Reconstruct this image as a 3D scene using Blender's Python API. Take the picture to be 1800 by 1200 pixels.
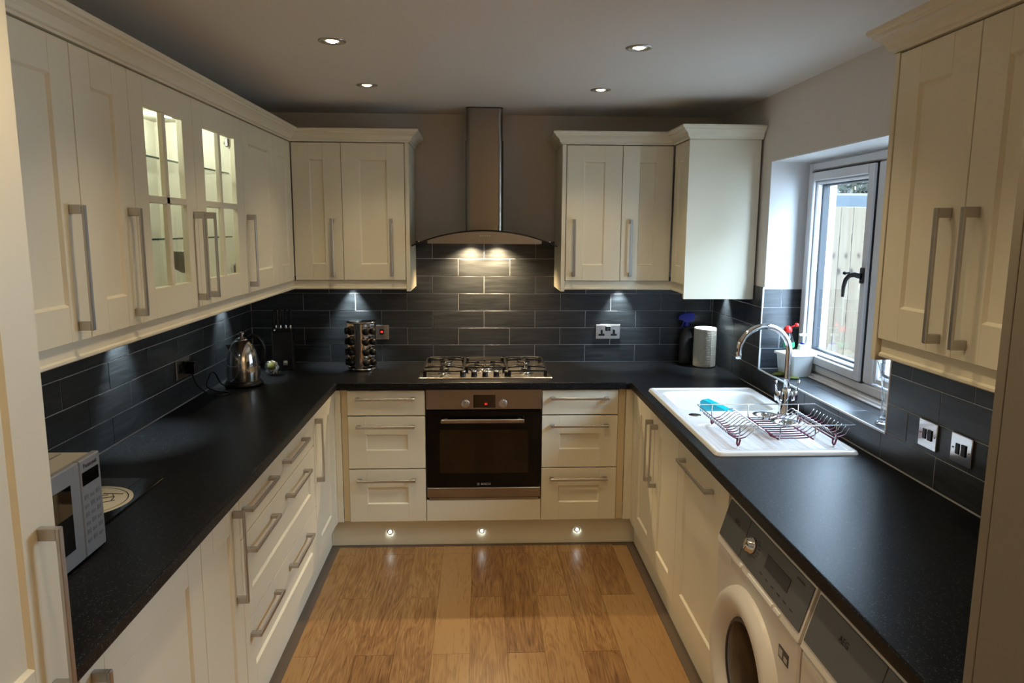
import bpy, math, random
from mathutils import Matrix, Vector
random.seed(7)
PI = math.pi
for o in list(bpy.data.objects): bpy.data.objects.remove(o)
S = bpy.context.scene
COL = S.collection
W = 2.733; ZC = 2.339; ZW = .912          # room width, ceiling height, worktop height; back wall y=0, left wall x=0
YB = -6.4                                  # wall behind the camera

# ------------------------------------------------------------------ camera
cd = bpy.data.cameras.new('camera'); cam = bpy.data.objects.new('camera', cd); COL.objects.link(cam)
cd.sensor_width = 36; cd.sensor_fit = 'HORIZONTAL'; cd.lens = 1276.99 / 1800 * 36; cd.clip_start = .05
pit, yaw, roll = .15482, .045096, .005762
cy, sy, cp, sp = math.cos(yaw), math.sin(yaw), math.cos(pit), math.sin(pit)
fwd = Vector((sy * cp, cy * cp, -sp)); rgt = Vector((cy, -sy, 0)); upv = rgt.cross(fwd)
r2 = math.cos(roll) * rgt + math.sin(roll) * upv; u2 = -math.sin(roll) * rgt + math.cos(roll) * upv
cam.matrix_world = Matrix.Translation((1.3345, -4.2838, 1.7023)) @ Matrix((r2, u2, -fwd)).transposed().to_4x4()
S.camera = cam

# ------------------------------------------------------------------ world, exposure, large lights
wd = bpy.data.worlds.new('sky'); S.world = wd; wd.use_nodes = True
bgn = wd.node_tree.nodes['Background']; bgn.inputs[0].default_value = (.56, .77, 1.0, 1); bgn.inputs[1].default_value = 34.0
S.view_settings.view_transform = 'Standard'; S.view_settings.look = 'None'
S.view_settings.exposure = 0.0; S.view_settings.gamma = 1.0; S.view_settings.use_curve_mapping = False
try:
    S.cycles.use_denoising = True
    S.cycles.caustics_reflective = False; S.cycles.caustics_refractive = False
    S.cycles.sample_clamp_indirect = 4.0
except Exception: pass

WARM = (1.0, .775, .47); COOL = (.84, .98, .97)
P_DOWN, P_HOOD, P_PUCK, P_CAB, P_LAMP = 18.5, 42.0, 24.0, 2.6, 45.0
def lamp(name, kind, loc, power, color, parent=None, size=.03, spot=None, blend=.5, rot=(0, 0, 0)):
    l = bpy.data.lights.new(name, kind); l.energy = power; l.color = color
    if kind == 'AREA': l.shape = 'DISK'; l.size = size
    else: l.shadow_soft_size = size
    if kind == 'SPOT': l.spot_size = spot; l.spot_blend = blend
    o = bpy.data.objects.new(name, l); COL.objects.link(o); o.location = loc; o.rotation_euler = rot
    if parent: o.parent = parent
    return o
# portal that guides daylight sampling through the window opening (gives no light of its own)
pl = bpy.data.lights.new('window_portal', 'AREA'); pl.shape = 'RECTANGLE'; pl.size = 1.1; pl.size_y = 1.0
pl.cycles.is_portal = True
po = bpy.data.objects.new('window_portal', pl); COL.objects.link(po); po.location = (W + .30, -1.335, 1.52); po.rotation_euler = (0, PI / 2, 0)

# ------------------------------------------------------------------ materials
def mat(name, base=(.8, .8, .8), rough=.5, metal=0., spec=.5, emit=None, es=1., bump=None, trans=0., ior=1.45, coat=0., alpha=1.):
    m = bpy.data.materials.new(name); m.use_nodes = True; nt = m.node_tree; b = nt.nodes['Principled BSDF']
    b.inputs['Base Color'].default_value = (*base, 1); b.inputs['Roughness'].default_value = rough; b.inputs['Metallic'].default_value = metal
    b.inputs['Specular IOR Level'].default_value = spec; b.inputs['IOR'].default_value = ior
    b.inputs['Transmission Weight'].default_value = trans; b.inputs['Coat Weight'].default_value = coat; b.inputs['Alpha'].default_value = alpha
    if emit: b.inputs['Emission Color'].default_value = (*emit, 1); b.inputs['Emission Strength'].default_value = es
    n = nt.nodes.new('ShaderNodeTexNoise'); tc = nt.nodes.new('ShaderNodeTexCoord'); mp = nt.nodes.new('ShaderNodeMapping')
    sc, st, di = bump if bump else ((60, 60, 60), .02, .0005)
    mp.inputs['Scale'].default_value = sc; nt.links.new(tc.outputs['Object'], mp.inputs[0]); nt.links.new(mp.outputs[0], n.inputs['Vector'])
    n.inputs['Scale'].default_value = 1.; n.inputs['Detail'].default_value = 4
    bp = nt.nodes.new('ShaderNodeBump'); bp.inputs['Strength'].default_value = st; bp.inputs['Distance'].default_value = di
    nt.links.new(n.outputs['Fac'], bp.inputs['Height']); nt.links.new(bp.outputs[0], b.inputs['Normal'])
    m['noise'] = n.name; return m
def N(m, t): return m.node_tree.nodes.new(t)
def LK(m, a, b): m.node_tree.links.new(a, b)
def ramp(m, fac, stops):
    r = N(m, 'ShaderNodeValToRGB'); e = r.color_ramp.elements
    while len(e) < len(stops): e.new(.5)
    for i, (p, c) in enumerate(stops): e[i].position = p; e[i].color = (*c, 1)
    LK(m, fac, r.inputs[0]); return r
def BS(m): return m.node_tree.nodes['Principled BSDF']

M = {}
M['cream'] = mat('cream_paint', (.82, .765, .605), .42, bump=((14, 14, 160), .12, .0006))
n = M['cream'].node_tree.nodes[M['cream']['noise']]; n.inputs['Scale'].default_value = 1
M['cream_in'] = mat('cabinet_lining', (.80, .77, .66), .5)
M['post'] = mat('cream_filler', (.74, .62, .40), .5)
M['paint'] = mat('wall_paint', (.78, .72, .66), .85, bump=((90, 90, 90), .08, .001))
M['reveal'] = mat('white_paint', (.86, .86, .86), .7, bump=((70, 70, 70), .06, .001))
M['ceil'] = mat('ceiling_paint', (.86, .83, .78), .9, bump=((50, 50, 50), .05, .001))
M['grout'] = mat('grout', (.58, .58, .58), .85)
M['steel'] = mat('brushed_steel', (.25, .232, .21), .24, 1., bump=((4, 4, 700), .05, .0003))
BS(M['steel']).inputs['Anisotropic'].default_value = .8; BS(M['steel']).inputs['Anisotropic Rotation'].default_value = .25
tg = N(M['steel'], 'ShaderNodeTangent'); tg.direction_type = 'RADIAL'; tg.axis = 'Z'; LK(M['steel'], tg.outputs[0], BS(M['steel']).inputs['Tangent'])
M['steelo'] = mat('oven_steel', (.30, .285, .275), .30, 1., bump=((4, 400, 700), .10, .0003))
M['steelh'] = mat('brushed_steel_sheet', (.56, .53, .49), .27, 1., bump=((4, 400, 700), .10, .0003))
M['nickel'] = mat('satin_nickel', (.50, .48, .46), .36, 1.)
M['chrome'] = mat('chrome', (.82, .82, .83), .06, 1.)
M['black'] = mat('black_plastic', (.007, .007, .008), .3, spec=.35)
M['blackm'] = mat('black_matt', (.012, .012, .013), .65)
M['iron'] = mat('cast_iron', (.008, .008, .009), .42, spec=.25, bump=((300, 300, 300), .2, .0005))
M['bglass'] = mat('black_glass', (.004, .004, .004), .03, coat=1.)
M['oglass'] = mat('oven_glass', (.003, .003, .003), .06, spec=.22)
M['white'] = mat('white_plastic', (.90, .90, .89), .35)
M['upvc'] = mat('white_upvc', (.82, .84, .88), .30)
M['ceramic'] = mat('white_ceramic', (.86, .86, .86), .12, coat=.6)
M['paper'] = mat('paper_towel', (.86, .86, .83), .9, bump=((60, 60, 220), .5, .004))
M['gasket'] = mat('rubber_gasket', (.015, .015, .017), .6)
M['spacer'] = mat('glazing_spacer', (.010, .015, .022), .5)
M['wire'] = mat('rack_wire', (.50, .50, .52), .25, 1.)
M['maroon'] = mat('maroon_coating', (.12, .008, .035), .35)
M['teal'] = mat('teal_plastic', (.0, .36, .48), .35)
M['red'] = mat('red_plastic', (.65, .02, .015), .35)
M['blue'] = mat('blue_plastic', (.01, .02, .35), .35)
M['green'] = mat('green_print', (.02, .30, .12), .5)
M['sponge'] = mat('sponge', (.62, .55, .28), .95, bump=((300, 300, 300), .8, .004))
M['moss'] = mat('scourer', (.10, .11, .02), .95, bump=((300, 300, 300), .8, .004))
M['mwcase'] = mat('painted_casing', (.40, .39, .35), .45)
M['silver'] = mat('silver_grey_plastic', (.20, .21, .235), .4)
M['dsilver'] = mat('button_print', (.13, .14, .16), .5)
M['washer'] = mat('appliance_enamel', (.74, .70, .64), .3)
M['ldoor'] = mat('dark_door_glass', (.004, .004, .005), .10, spec=.15)
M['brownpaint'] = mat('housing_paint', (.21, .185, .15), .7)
M['grey'] = mat('grey_fascia', (.10, .105, .11), .3)
M['dgrey'] = mat('dark_grey', (.035, .035, .04), .35)
M['amber'] = mat('spice_amber', (.30, .12, .03), .6)
M['tan'] = mat('spice_tan', (.45, .33, .16), .7)
M['olive'] = mat('spice_olive', (.12, .12, .03), .7)
M['foil'] = mat('foil', (.75, .75, .74), .18, 1., bump=((60, 60, 60), .8, .01))
M['label'] = mat('pale_print', (.55, .52, .42), .5)
M['ink'] = mat('dark_ink', (.03, .03, .035), .5)
M['lettering'] = mat('grey_lettering', (.45, .43, .40), .4)
M['steelp'] = mat('polished_steel', (.72, .70, .68), .10, 1.)
M['hot'] = mat('lamp_glow_warm', (1, 1, 1), .5, emit=(1., .86, .62), es=22)
M['cool'] = mat('lamp_glow_cool', (1, 1, 1), .5, emit=(.85, .96, 1.), es=14)
M['ledr'] = mat('red_indicator', (.3, 0, 0), .4, emit=(1., .03, .02), es=1.6)
M['bulbin'] = mat('reflector', (.9, .85, .75), .12, 1.)
M['concrete'] = mat('outdoor_paving', (.16, .155, .145), .9)
M['roof'] = mat('shed_roof_felt', (.028, .038, .048), .7)
M['brickw'] = mat('outside_render', (.5, .45, .4), .9)

def glass(name, tint=(.96, 1, .98), gl=.08, rough=.0):
    m = bpy.data.materials.new(name); m.use_nodes = True; nt = m.node_tree; nt.nodes.remove(nt.nodes['Principled BSDF'])
    t = N(m, 'ShaderNodeBsdfTransparent'); t.inputs[0].default_value = (*tint, 1); g = N(m, 'ShaderNodeBsdfGlossy'); g.inputs['Roughness'].default_value = rough
    g.inputs[0].default_value = (1, 1, 1, 1)
    f = N(m, 'ShaderNodeFresnel'); f.inputs[0].default_value = 1.45; mx = N(m, 'ShaderNodeMixShader')
    mt = N(m, 'ShaderNodeMath'); mt.operation = 'MULTIPLY_ADD'; mt.inputs[1].default_value = .9 if gl > .03 else .35; mt.inputs[2].default_value = gl * .2
    ge = N(m, 'ShaderNodeNewGeometry'); m1 = N(m, 'ShaderNodeMath'); m1.operation = 'SUBTRACT'; m1.inputs[0].default_value = 1; LK(m, ge.outputs['Backfacing'], m1.inputs[1])
    m2 = N(m, 'ShaderNodeMath'); m2.operation = 'MULTIPLY'; LK(m, f.outputs[0], mt.inputs[0]); LK(m, mt.outputs[0], m2.inputs[0]); LK(m, m1.outputs[0], m2.inputs[1]); LK(m, m2.outputs[0], mx.inputs[0]); LK(m, t.outputs[0], mx.inputs[1]); LK(m, g.outputs[0], mx.inputs[2])
    LK(m, mx.outputs[0], nt.nodes['Material Output'].inputs[0]); return m
M['glass'] = glass('clear_glass', (.985, .99, .99)); M['glassedge'] = mat('glass_edge_green', (.02, .10, .09), .1)
M['smoke'] = glass('smoked_glass', (.35, .33, .30)); M['bottle'] = glass('clear_plastic', (.90, .95, .97)); M['thin'] = glass('thin_glassware', (.97, .985, .98), .02); M['crystal'] = mat('cut_glass', (1, 1, 1), .03, trans=1., ior=1.5)

# slate tile: per-tile tone, horizontal streaks
m = M['tile'] = mat('slate_tile', (.03, .034, .04), .30, bump=((6, 6, 120), .25, .0015)); b = BS(m)
oi = N(m, 'ShaderNodeObjectInfo'); tc = N(m, 'ShaderNodeTexCoord'); ad = N(m, 'ShaderNodeVectorMath'); ad.operation = 'MULTIPLY_ADD'
cmb = N(m, 'ShaderNodeCombineXYZ')
for i in range(3): LK(m, oi.outputs['Random'], cmb.inputs[i])
ad.inputs[1].default_value = (37, 53, 71); LK(m, cmb.outputs[0], ad.inputs[0]); LK(m, tc.outputs['Object'], ad.inputs[2])
mp = N(m, 'ShaderNodeMapping'); mp.inputs['Scale'].default_value = (5, 5, 60); LK(m, ad.outputs[0], mp.inputs[0])
nz = N(m, 'ShaderNodeTexNoise'); nz.inputs['Scale'].default_value = 1; nz.inputs['Detail'].default_value = 6; nz.inputs['Distortion'].default_value = .8; LK(m, mp.outputs[0], nz.inputs['Vector'])
r = ramp(m, nz.outputs['Fac'], [(.3, (.022, .025, .028)), (.55, (.037, .041, .047)), (.75, (.058, .065, .074))]); LK(m, r.outputs[0], b.inputs['Base Color'])
# worktop: black laminate with pale flecks
m = M['worktop'] = mat('speckled_laminate', (.01, .01, .012), .34, spec=.14, bump=((400, 400, 400), .10, .0004)); b = BS(m)
tc = N(m, 'ShaderNodeTexCoord'); vo = N(m, 'ShaderNodeTexVoronoi'); vo.inputs['Scale'].default_value = 240; LK(m, tc.outputs['Object'], vo.inputs['Vector'])
r1 = ramp(m, vo.outputs['Distance'], [(.0, (1, 1, 1)), (.28, (.6, .6, .6)), (.42, (0, 0, 0))])
sp_ = N(m, 'ShaderNodeSeparateColor'); LK(m, vo.outputs['Color'], sp_.inputs[0]); r2_ = ramp(m, sp_.outputs[0], [(.62, (0, 0, 0)), (1., (1, 1, 1))])
mu = N(m, 'ShaderNodeMix'); mu.data_type = 'RGBA'; mu.blend_type = 'MULTIPLY'; mu.inputs[0].default_value = 1; LK(m, r1.outputs[0], mu.inputs[6]); LK(m, r2_.outputs[0], mu.inputs[7])
mx = N(m, 'ShaderNodeMix'); mx.data_type = 'RGBA'; LK(m, mu.outputs[2], mx.inputs[0]); mx.inputs[6].default_value = (.0075, .008, .0095, 1); mx.inputs[7].default_value = (.13, .145, .165, 1)
LK(m, mx.outputs[2], b.inputs['Base Color'])
# oak planks: per-plank tone, grain along y
m = M['oak'] = mat('oak_plank', (.3, .17, .08), .33, bump=((160, 5, 50), .10, .0006)); b = BS(m)
oi = N(m, 'ShaderNodeObjectInfo'); tc = N(m, 'ShaderNodeTexCoord'); cmb = N(m, 'ShaderNodeCombineXYZ')
for i in range(3): LK(m, oi.outputs['Random'], cmb.inputs[i])
ad = N(m, 'ShaderNodeVectorMath'); ad.operation = 'MULTIPLY_ADD'; ad.inputs[1].default_value = (31, 47, 11); LK(m, cmb.outputs[0], ad.inputs[0]); LK(m, tc.outputs['Object'], ad.inputs[2])
mp = N(m, 'ShaderNodeMapping'); mp.inputs['Scale'].default_value = (8, 1.3, 1); LK(m, ad.outputs[0], mp.inputs[0])
wv = N(m, 'ShaderNodeTexNoise'); wv.inputs['Scale'].default_value = 1.3; wv.inputs['Detail'].default_value = 3; wv.inputs['Distortion'].default_value = 1.1; LK(m, mp.outputs[0], wv.inputs['Vector'])
mm = N(m, 'ShaderNodeMath'); mm.operation = 'MULTIPLY'; mm.inputs[1].default_value = 14; LK(m, wv.outputs['Fac'], mm.inputs[0])
pp = N(m, 'ShaderNodeMath'); pp.operation = 'PINGPONG'; pp.inputs[1].default_value = 1; LK(m, mm.outputs[0], pp.inputs[0])
mp2 = N(m, 'ShaderNodeMapping'); mp2.inputs['Scale'].default_value = (220, 8, 1); LK(m, ad.outputs[0], mp2.inputs[0])
fn = N(m, 'ShaderNodeTexNoise'); fn.inputs['Scale'].default_value = 1; fn.inputs['Detail'].default_value = 2; LK(m, mp2.outputs[0], fn.inputs['Vector'])
a1 = N(m, 'ShaderNodeMath'); a1.operation = 'MULTIPLY_ADD'; a1.inputs[1].default_value = .30; LK(m, pp.outputs[0], a1.inputs[0]); LK(m, fn.outputs['Fac'], a1.inputs[2])
a2 = N(m, 'ShaderNodeMath'); a2.operation = 'MULTIPLY_ADD'; a2.inputs[1].default_value = .42; LK(m, oi.outputs['Random'], a2.inputs[0]); LK(m, a1.outputs[0], a2.inputs[2])
r = ramp(m, a2.outputs[0], [(.24, (.060, .024, .008)), (.46, (.165, .075, .027)), (.80, (.285, .150, .055)), (1., (.36, .21, .088))]); LK(m, r.outputs[0], b.inputs['Base Color'])
# fence timber
m = M['fence'] = mat('pale_timber', (.62, .52, .36), .8); b = BS(m)
tc = N(m, 'ShaderNodeTexCoord'); mp = N(m, 'ShaderNodeMapping'); mp.inputs['Scale'].default_value = (30, 30, 2); LK(m, tc.outputs['Object'], mp.inputs[0])
nz = N(m, 'ShaderNodeTexNoise'); nz.inputs['Scale'].default_value = 1; LK(m, mp.outputs[0], nz.inputs['Vector'])
r = ramp(m, nz.outputs['Fac'], [(.3, (.060, .043, .026)), (.7, (.088, .069, .047))])
mp = N(m, 'ShaderNodeMapping'); mp.inputs['Scale'].default_value = (9, 9, 5); LK(m, tc.outputs['Object'], mp.inputs[0])
vk = N(m, 'ShaderNodeTexVoronoi'); vk.inputs['Scale'].default_value = 1; LK(m, mp.outputs[0], vk.inputs['Vector'])
rk = ramp(m, vk.outputs['Distance'], [(.09, (.22, .14, .07)), (.20, (1, 1, 1))])
mu = N(m, 'ShaderNodeMix'); mu.data_type = 'RGBA'; mu.blend_type = 'MULTIPLY'; mu.inputs[0].default_value = 1; LK(m, r.outputs[0], mu.inputs[6]); LK(m, rk.outputs[0], mu.inputs[7]); LK(m, mu.outputs[2], b.inputs['Base Color'])
# leaves
m = M['leaf'] = mat('leaf', (.1, .2, .03), .5); oi = N(m, 'ShaderNodeNewGeometry'); r = ramp(m, oi.outputs['Random Per Island'], [(0, (.002, .005, .001)), (.6, (.009, .014, .0035)), (1, (.045, .045, .016))]); LK(m, r.outputs[0], BS(m).inputs['Base Color'])
M['bark'] = mat('bark', (.08, .06, .04), .9)

# ------------------------------------------------------------------ mesh builder
def V3(a): return Vector(a)
class MB:
    def __init__(s): s.v = []; s.f = []; s.mi = []; s.sm = []
    def add(s, vs, fs, mi=0, sm=False):
        o = len(s.v); s.v += [tuple(p) for p in vs]
        for f in fs: s.f.append([i + o for i in f]); s.mi.append(mi); s.sm.append(sm)
        return s
    def quad(s, a, b, c, d, mi=0): return s.add([a, b, c, d], [(0, 1, 2, 3)], mi)
    def box(s, x0, x1, y0, y1, z0, z1, bv=0, mi=0):
        if x1 < x0: x0, x1 = x1, x0
        if y1 < y0: y0, y1 = y1, y0
        if z1 < z0: z0, z1 = z1, z0
        if not bv:
            v = [(x, y, z) for x in (x0, x1) for y in (y0, y1) for z in (z0, z1)]
            return s.add(v, [(0, 1, 3, 2), (4, 6, 7, 5), (0, 4, 5, 1), (2, 3, 7, 6), (0, 2, 6, 4), (1, 5, 7, 3)], mi)
        bv = min(bv, (x1 - x0) * .49, (y1 - y0) * .49, (z1 - z0) * .49)
        X = (x0, x1); Y = (y0, y1); Z = (z0, z1); vs = []; idx = {}
        for i in (0, 1):
            for j in (0, 1):
                for k in (0, 1):
                    sx, sy_, sz = 1 - 2 * i, 1 - 2 * j, 1 - 2 * k
                    for a, p in enumerate(((X[i], Y[j] + sy_ * bv, Z[k] + sz * bv), (X[i] + sx * bv, Y[j], Z[k] + sz * bv), (X[i] + sx * bv, Y[j] + sy_ * bv, Z[k]))):
                        idx[i, j, k, a] = len(vs); vs.append(p)
        F = []
        for i in (0, 1):
            q = [idx[i, j, k, 0] for j, k in ((0, 0), (1, 0), (1, 1), (0, 1))]; F.append(q if i else q[::-1])
            q = [idx[j, i, k, 1] for j, k in ((0, 0), (1, 0), (1, 1), (0, 1))]; F.append(q[::-1] if i else q)
            q = [idx[j, k, i, 2] for j, k in ((0, 0), (1, 0), (1, 1), (0, 1))]; F.append(q if i else q[::-1])
        for i in (0, 1):
            for j in (0, 1):
                F.append([idx[i, j, 0, 0], idx[i, j, 1, 0], idx[i, j, 1, 1], idx[i, j, 0, 1]])
                F.append([idx[i, 0, j, 0], idx[i, 1, j, 0], idx[i, 1, j, 2], idx[i, 0, j, 2]])
                F.append([idx[0, i, j, 1], idx[1, i, j, 1], idx[1, i, j, 2], idx[0, i, j, 2]])
                for k in (0, 1): F.append([idx[i, j, k, 0], idx[i, j, k, 1], idx[i, j, k, 2]])
        return s.add(vs, F, mi)
    def lathe(s, prof, c=(0, 0, 0), n=24, mi=0, sm=True, axis='z', a0=0, a1=2 * PI, sx=1, sy=1):
        full = abs(a1 - a0 - 2 * PI) < 1e-6; m_ = n if full else n + 1; vs = []
        for r, h in prof:
            for i in range(m_):
                a = a0 + (a1 - a0) * i / n; p = (r * math.cos(a) * sx, r * math.sin(a) * sy, h)
                if axis == 'y': p = (p[0], -p[2], p[1])
                if axis == 'x': p = (p[2], p[0], p[1])
                vs.append((p[0] + c[0], p[1] + c[1], p[2] + c[2]))
        F = []
        for j in range(len(prof) - 1):
            for i in range(n if full else n):
                i2 = (i + 1) % m_ if full else i + 1
                F.append((j * m_ + i, j * m_ + i2, (j + 1) * m_ + i2, (j + 1) * m_ + i))
        return s.add(vs, F, mi, sm)
    def cyl(s, c, r, h, n=20, mi=0, axis='z', bv=0, r1=None):
        r1 = r if r1 is None else r1
        return s.lathe([(0, 0), (r - bv, 0), (r, bv), (r1, h - bv), (r1 - bv, h), (0, h)], c, n, mi, bv > 0 and False, axis)
    def tube(s, pts, r, n=8, mi=0, closed=False, cap=True, rad=None):
        pts = [Vector(p) for p in pts]; vs = []; k = len(pts); up = None
        for i, p in enumerate(pts):
            if closed: t = (pts[(i + 1) % k] - pts[i - 1])
            else: t = pts[min(i + 1, k - 1)] - pts[max(i - 1, 0)]
            t.normalize()
            if up is None: up = t.orthogonal().normalized()
            up = (up - t * up.dot(t)); up = up.normalized() if up.length > 1e-6 else t.orthogonal().normalized()
            q = t.cross(up); rr = rad[i] if rad else r
            for j in range(n):
                a = 2 * PI * j / n; vs.append(p + (up * math.cos(a) + q * math.sin(a)) * rr)
        F = []
        for i in range(k if closed else k - 1):
            for j in range(n):
                a, b_ = i * n + j, i * n + (j + 1) % n; i2 = (i + 1) % k; F.append((a, b_, i2 * n + (j + 1) % n, i2 * n + j))
        if cap and not closed: F.append(tuple(range(n))[::-1]); F.append(tuple(range((k - 1) * n, k * n)))
        return s.add(vs, F, mi, True)
    def prism(s, poly, z0, z1, mi=0, axis='z', sm=False):
        n = len(poly); vs = []
        for z in (z0, z1):
            for a, b_ in poly: vs.append((a, b_, z) if axis == 'z' else ((a, z, b_) if axis == 'y' else (z, a, b_)))
        F = [tuple(range(n))[::-1], tuple(range(n, 2 * n))] + [(i, (i + 1) % n, n + (i + 1) % n, n + i) for i in range(n)]
        return s.add(vs, F, mi, sm)
    def sweep(s, path, prof, mi=0):
        """prof (outward offset, z) swept along a 2D path, outward = right of travel, mitred"""
        P = [Vector(p) for p in path]; k = len(P); vs = []
        for i, p in enumerate(P):
            d1 = (P[i] - P[i - 1]).normalized() if i else (P[1] - P[0]).normalized()
            d2 = (P[i + 1] - P[i]).normalized() if i < k - 1 else d1
            n1 = Vector((d1.y, -d1.x)); n2 = Vector((d2.y, -d2.x)); mt = (n1 + n2) / max(1e-6, 1 + n1.dot(n2))
            for o_, z in prof: vs.append((p.x + mt.x * o_, p.y + mt.y * o_, z))
        n = len(prof); F = []
        for i in range(k - 1):
            for j in range(n): F.append((i * n + j, i * n + (j + 1) % n, (i + 1) * n + (j + 1) % n, (i + 1) * n + j))
        F += [tuple(range(n)), tuple(range((k - 1) * n, k * n))[::-1]]
        return s.add(vs, F, mi)
    def mesh(s, name, mats):
        me = bpy.data.meshes.new(name); me.from_pydata(s.v, [], s.f)
        for m_ in mats: me.materials.append(M[m_])
        me.polygons.foreach_set('material_index', s.mi); me.polygons.foreach_set('use_smooth', s.sm); me.update()
        import bmesh
        bm = bmesh.new(); bm.from_mesh(me); bmesh.ops.recalc_face_normals(bm, faces=bm.faces); bm.to_mesh(me); bm.free()
        return me
    def obj(s, name, mats, parent=None, loc=None, rotz=0, **kw):
        if isinstance(mats, str): mats = [mats]
        o = bpy.data.objects.new(name, s.mesh(name, mats)); COL.objects.link(o)
        if parent is not None: o.parent = parent
        if loc: o.location = loc
        if rotz: o.rotation_euler = (0, 0, rotz)
        for k_, v_ in kw.items(): o[k_] = v_
        return o
def thing(name, label, cat, loc=(0, 0, 0), rotz=0, group=None):
    o = bpy.data.objects.new(name, None); COL.objects.link(o); o.location = loc; o.rotation_euler = (0, 0, rotz); o.empty_display_size = .05
    o['label'] = label; o['category'] = cat
    if group: o['group'] = group
    return o
def link_copy(o, parent, loc=None):
    c = o.copy(); COL.objects.link(c); c.parent = parent
    if loc is not None: c.location = loc
    return c
def text(body, size, parent, loc, rot, m='lettering', name='lettering', align='CENTER'):
    cu = bpy.data.curves.new(name, 'FONT'); cu.body = body; cu.size = size; cu.align_x = align; cu.align_y = 'CENTER'; cu.extrude = .0003; cu.resolution_u = 3
    cu.materials.append(M[m]); o = bpy.data.objects.new(name, cu); COL.objects.link(o); 
    me = bpy.data.meshes.new_from_object(o.evaluated_get(bpy.context.evaluated_depsgraph_get())); bpy.data.objects.remove(o); me.name = name
    if not me.materials: me.materials.append(M[m])
    o = bpy.data.objects.new(name, me); COL.objects.link(o); o.parent = parent; o.location = loc; o.rotation_euler = rot; return o

# ------------------------------------------------------------------ room shell
def struct(name, mb, mats, parent=None, **k):
    return mb.obj(name, mats, parent, **({'kind': 'structure'} if parent is None else {}), **k)
T = .12
fl = struct('floor', MB().box(-T, W + .3, YB - T, T, -.10, -.004), 'oak')
struct('ceiling', MB().box(-T, W + .3, YB - T, T, ZC, ZC + .1), 'ceil')
wb = struct('wall_back', MB().box(-T, W + .3, .008, T + .008, -.1, ZC + .1), 'paint')
wl = struct('wall_left', MB().box(-T - .008, -.008, YB - T, .008, -.1, ZC + .1), 'paint')
struct('wall_front', MB().box(-T, W + .3, YB - T, YB, -.1, ZC + .1), 'paint')
WY0, WY1, WZ0, WZ1 = -1.913, -.757, 1.004, 2.03   # window opening
xo = W + .34; b_ = MB(); xi = W + .008
b_.box(xi, xo, YB - T, WY0 - .008, -.1, ZC + .1).box(xi, xo, WY1 + .008, .008, -.1, ZC + .1).box(xi, xo, WY0 - .008, WY1 + .008, -.1, WZ0 - .004).box(xi, xo, WY0 - .008, WY1 + .008, WZ1, ZC + .1)
wr = struct('wall_right', b_, 'paint')
# white plaster lining of the reveal (above the tiles)
b_ = MB().box(xi - .0005, W + .205, WY1, WY1 + .008, 1.414, WZ1).box(xi - .0005, W + .205, WY0 - .008, WY0, 1.414, WZ1).box(xi - .0005, W + .205, WY0, WY1, WZ1 - .006, WZ1)
b_.obj('reveal_lining', 'reveal', wr)

# floor planks .914 x .153, joints staggered by half
pk = MB().box(-.0758, .0758, -.4564, .4564, -.004, .0, .0004).mesh('plank', ['oak'])
k = 0
for c in range(-1, 8):
    x = 1.14 - .153 * 4 + .153 * (c + .5) + .153
    for rr in range(5):
        yc = -.654 + .457 + (.457 if c % 2 else 0) - .914 * rr - .457
        y1 = yc + .4564; y0 = yc - .4564
        if y1 > -.54 and y1 > -.2: pass
        o = bpy.data.objects.new('plank', pk); COL.objects.link(o); o.parent = fl; o.location = (x, yc, 0)
for c in (-2, 8):
    x = 1.14 - .153 * 4 + .153 * (c + .5) + .153
    for rr in range(5):
        o = bpy.data.objects.new('plank', pk); COL.objects.link(o); o.parent = fl; o.location = (x, -.654 - .914 * rr + (.457 if c % 2 else 0), 0)

M['strip'] = mat('dark_edge_band', (.12, .088, .065), .45)  # darker bands on the floor along the plinths
MB().box(.538, .583, -4.5, -.56, -.004, .0006).obj('edge_band', 'strip', fl); MB().box(2.134, 2.179, -4.5, -.56, -.004, .0006).obj('edge_band', 'strip', fl); MB().box(.539, 2.178, -.56, -.535, -.004, .0006).obj('edge_band', 'strip', fl)
# tiles: real bevelled slabs with grout behind
tile_cache = {}
TH, TW, G = .102, .302, .0026
def tiles(parent, axis, pos, sgn, a0, a1, z0, rows, off_even, off_odd, skip=None, zoff=0):
    """axis 'y': plane y=pos running in x (back wall); 'x': plane x=pos running in y. sgn = outward direction of the face"""
    for r_ in range(rows):
        off = off_even if (r_ + zoff) % 2 == 0 else off_odd
        k0 = math.floor((a0 - off) / TW) - 1
        for k_ in range(k0, k0 + int((a1 - a0) / TW) + 4):
            s0 = max(off + k_ * TW, a0); s1 = min(off + (k_ + 1) * TW, a1)
            if s1 - s0 < .012: continue
            for (q0, q1) in (skip(r_, s0, s1) if skip else [(s0, s1)]):
                if q1 - q0 < .012: continue
                w_ = round(q1 - q0 - G, 4); h_ = TH - G
                key = (axis, sgn, w_)
                if key not in tile_cache:
                    m_ = MB()
                    if axis == 'y': m_.box(-w_ / 2, w_ / 2, min(0, -sgn * .0075), max(0, -sgn * .0075), -h_ / 2, h_ / 2, .0009)
                    else: m_.box(min(0, -sgn * .0075), max(0, -sgn * .0075), -w_ / 2, w_ / 2, -h_ / 2, h_ / 2, .0009)
                    tile_cache[key] = m_.mesh('tile', ['tile'])
                o = bpy.data.objects.new('tile', tile_cache[key]); COL.objects.link(o); o.parent = parent
                j = random.uniform(-.0003, .0003); c_ = (q0 + q1) / 2; z_ = z0 + TH * (r_ + .5)
                o.location = (c_, pos + j, z_) if axis == 'y' else (pos + j, c_, z_)
XB = 1.8144
def back_skip(r_, s0, s1):
    if r_ < 5: return [(s0, s1)]
    return [(max(s0, .90), min(s1, 1.80))]
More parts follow.
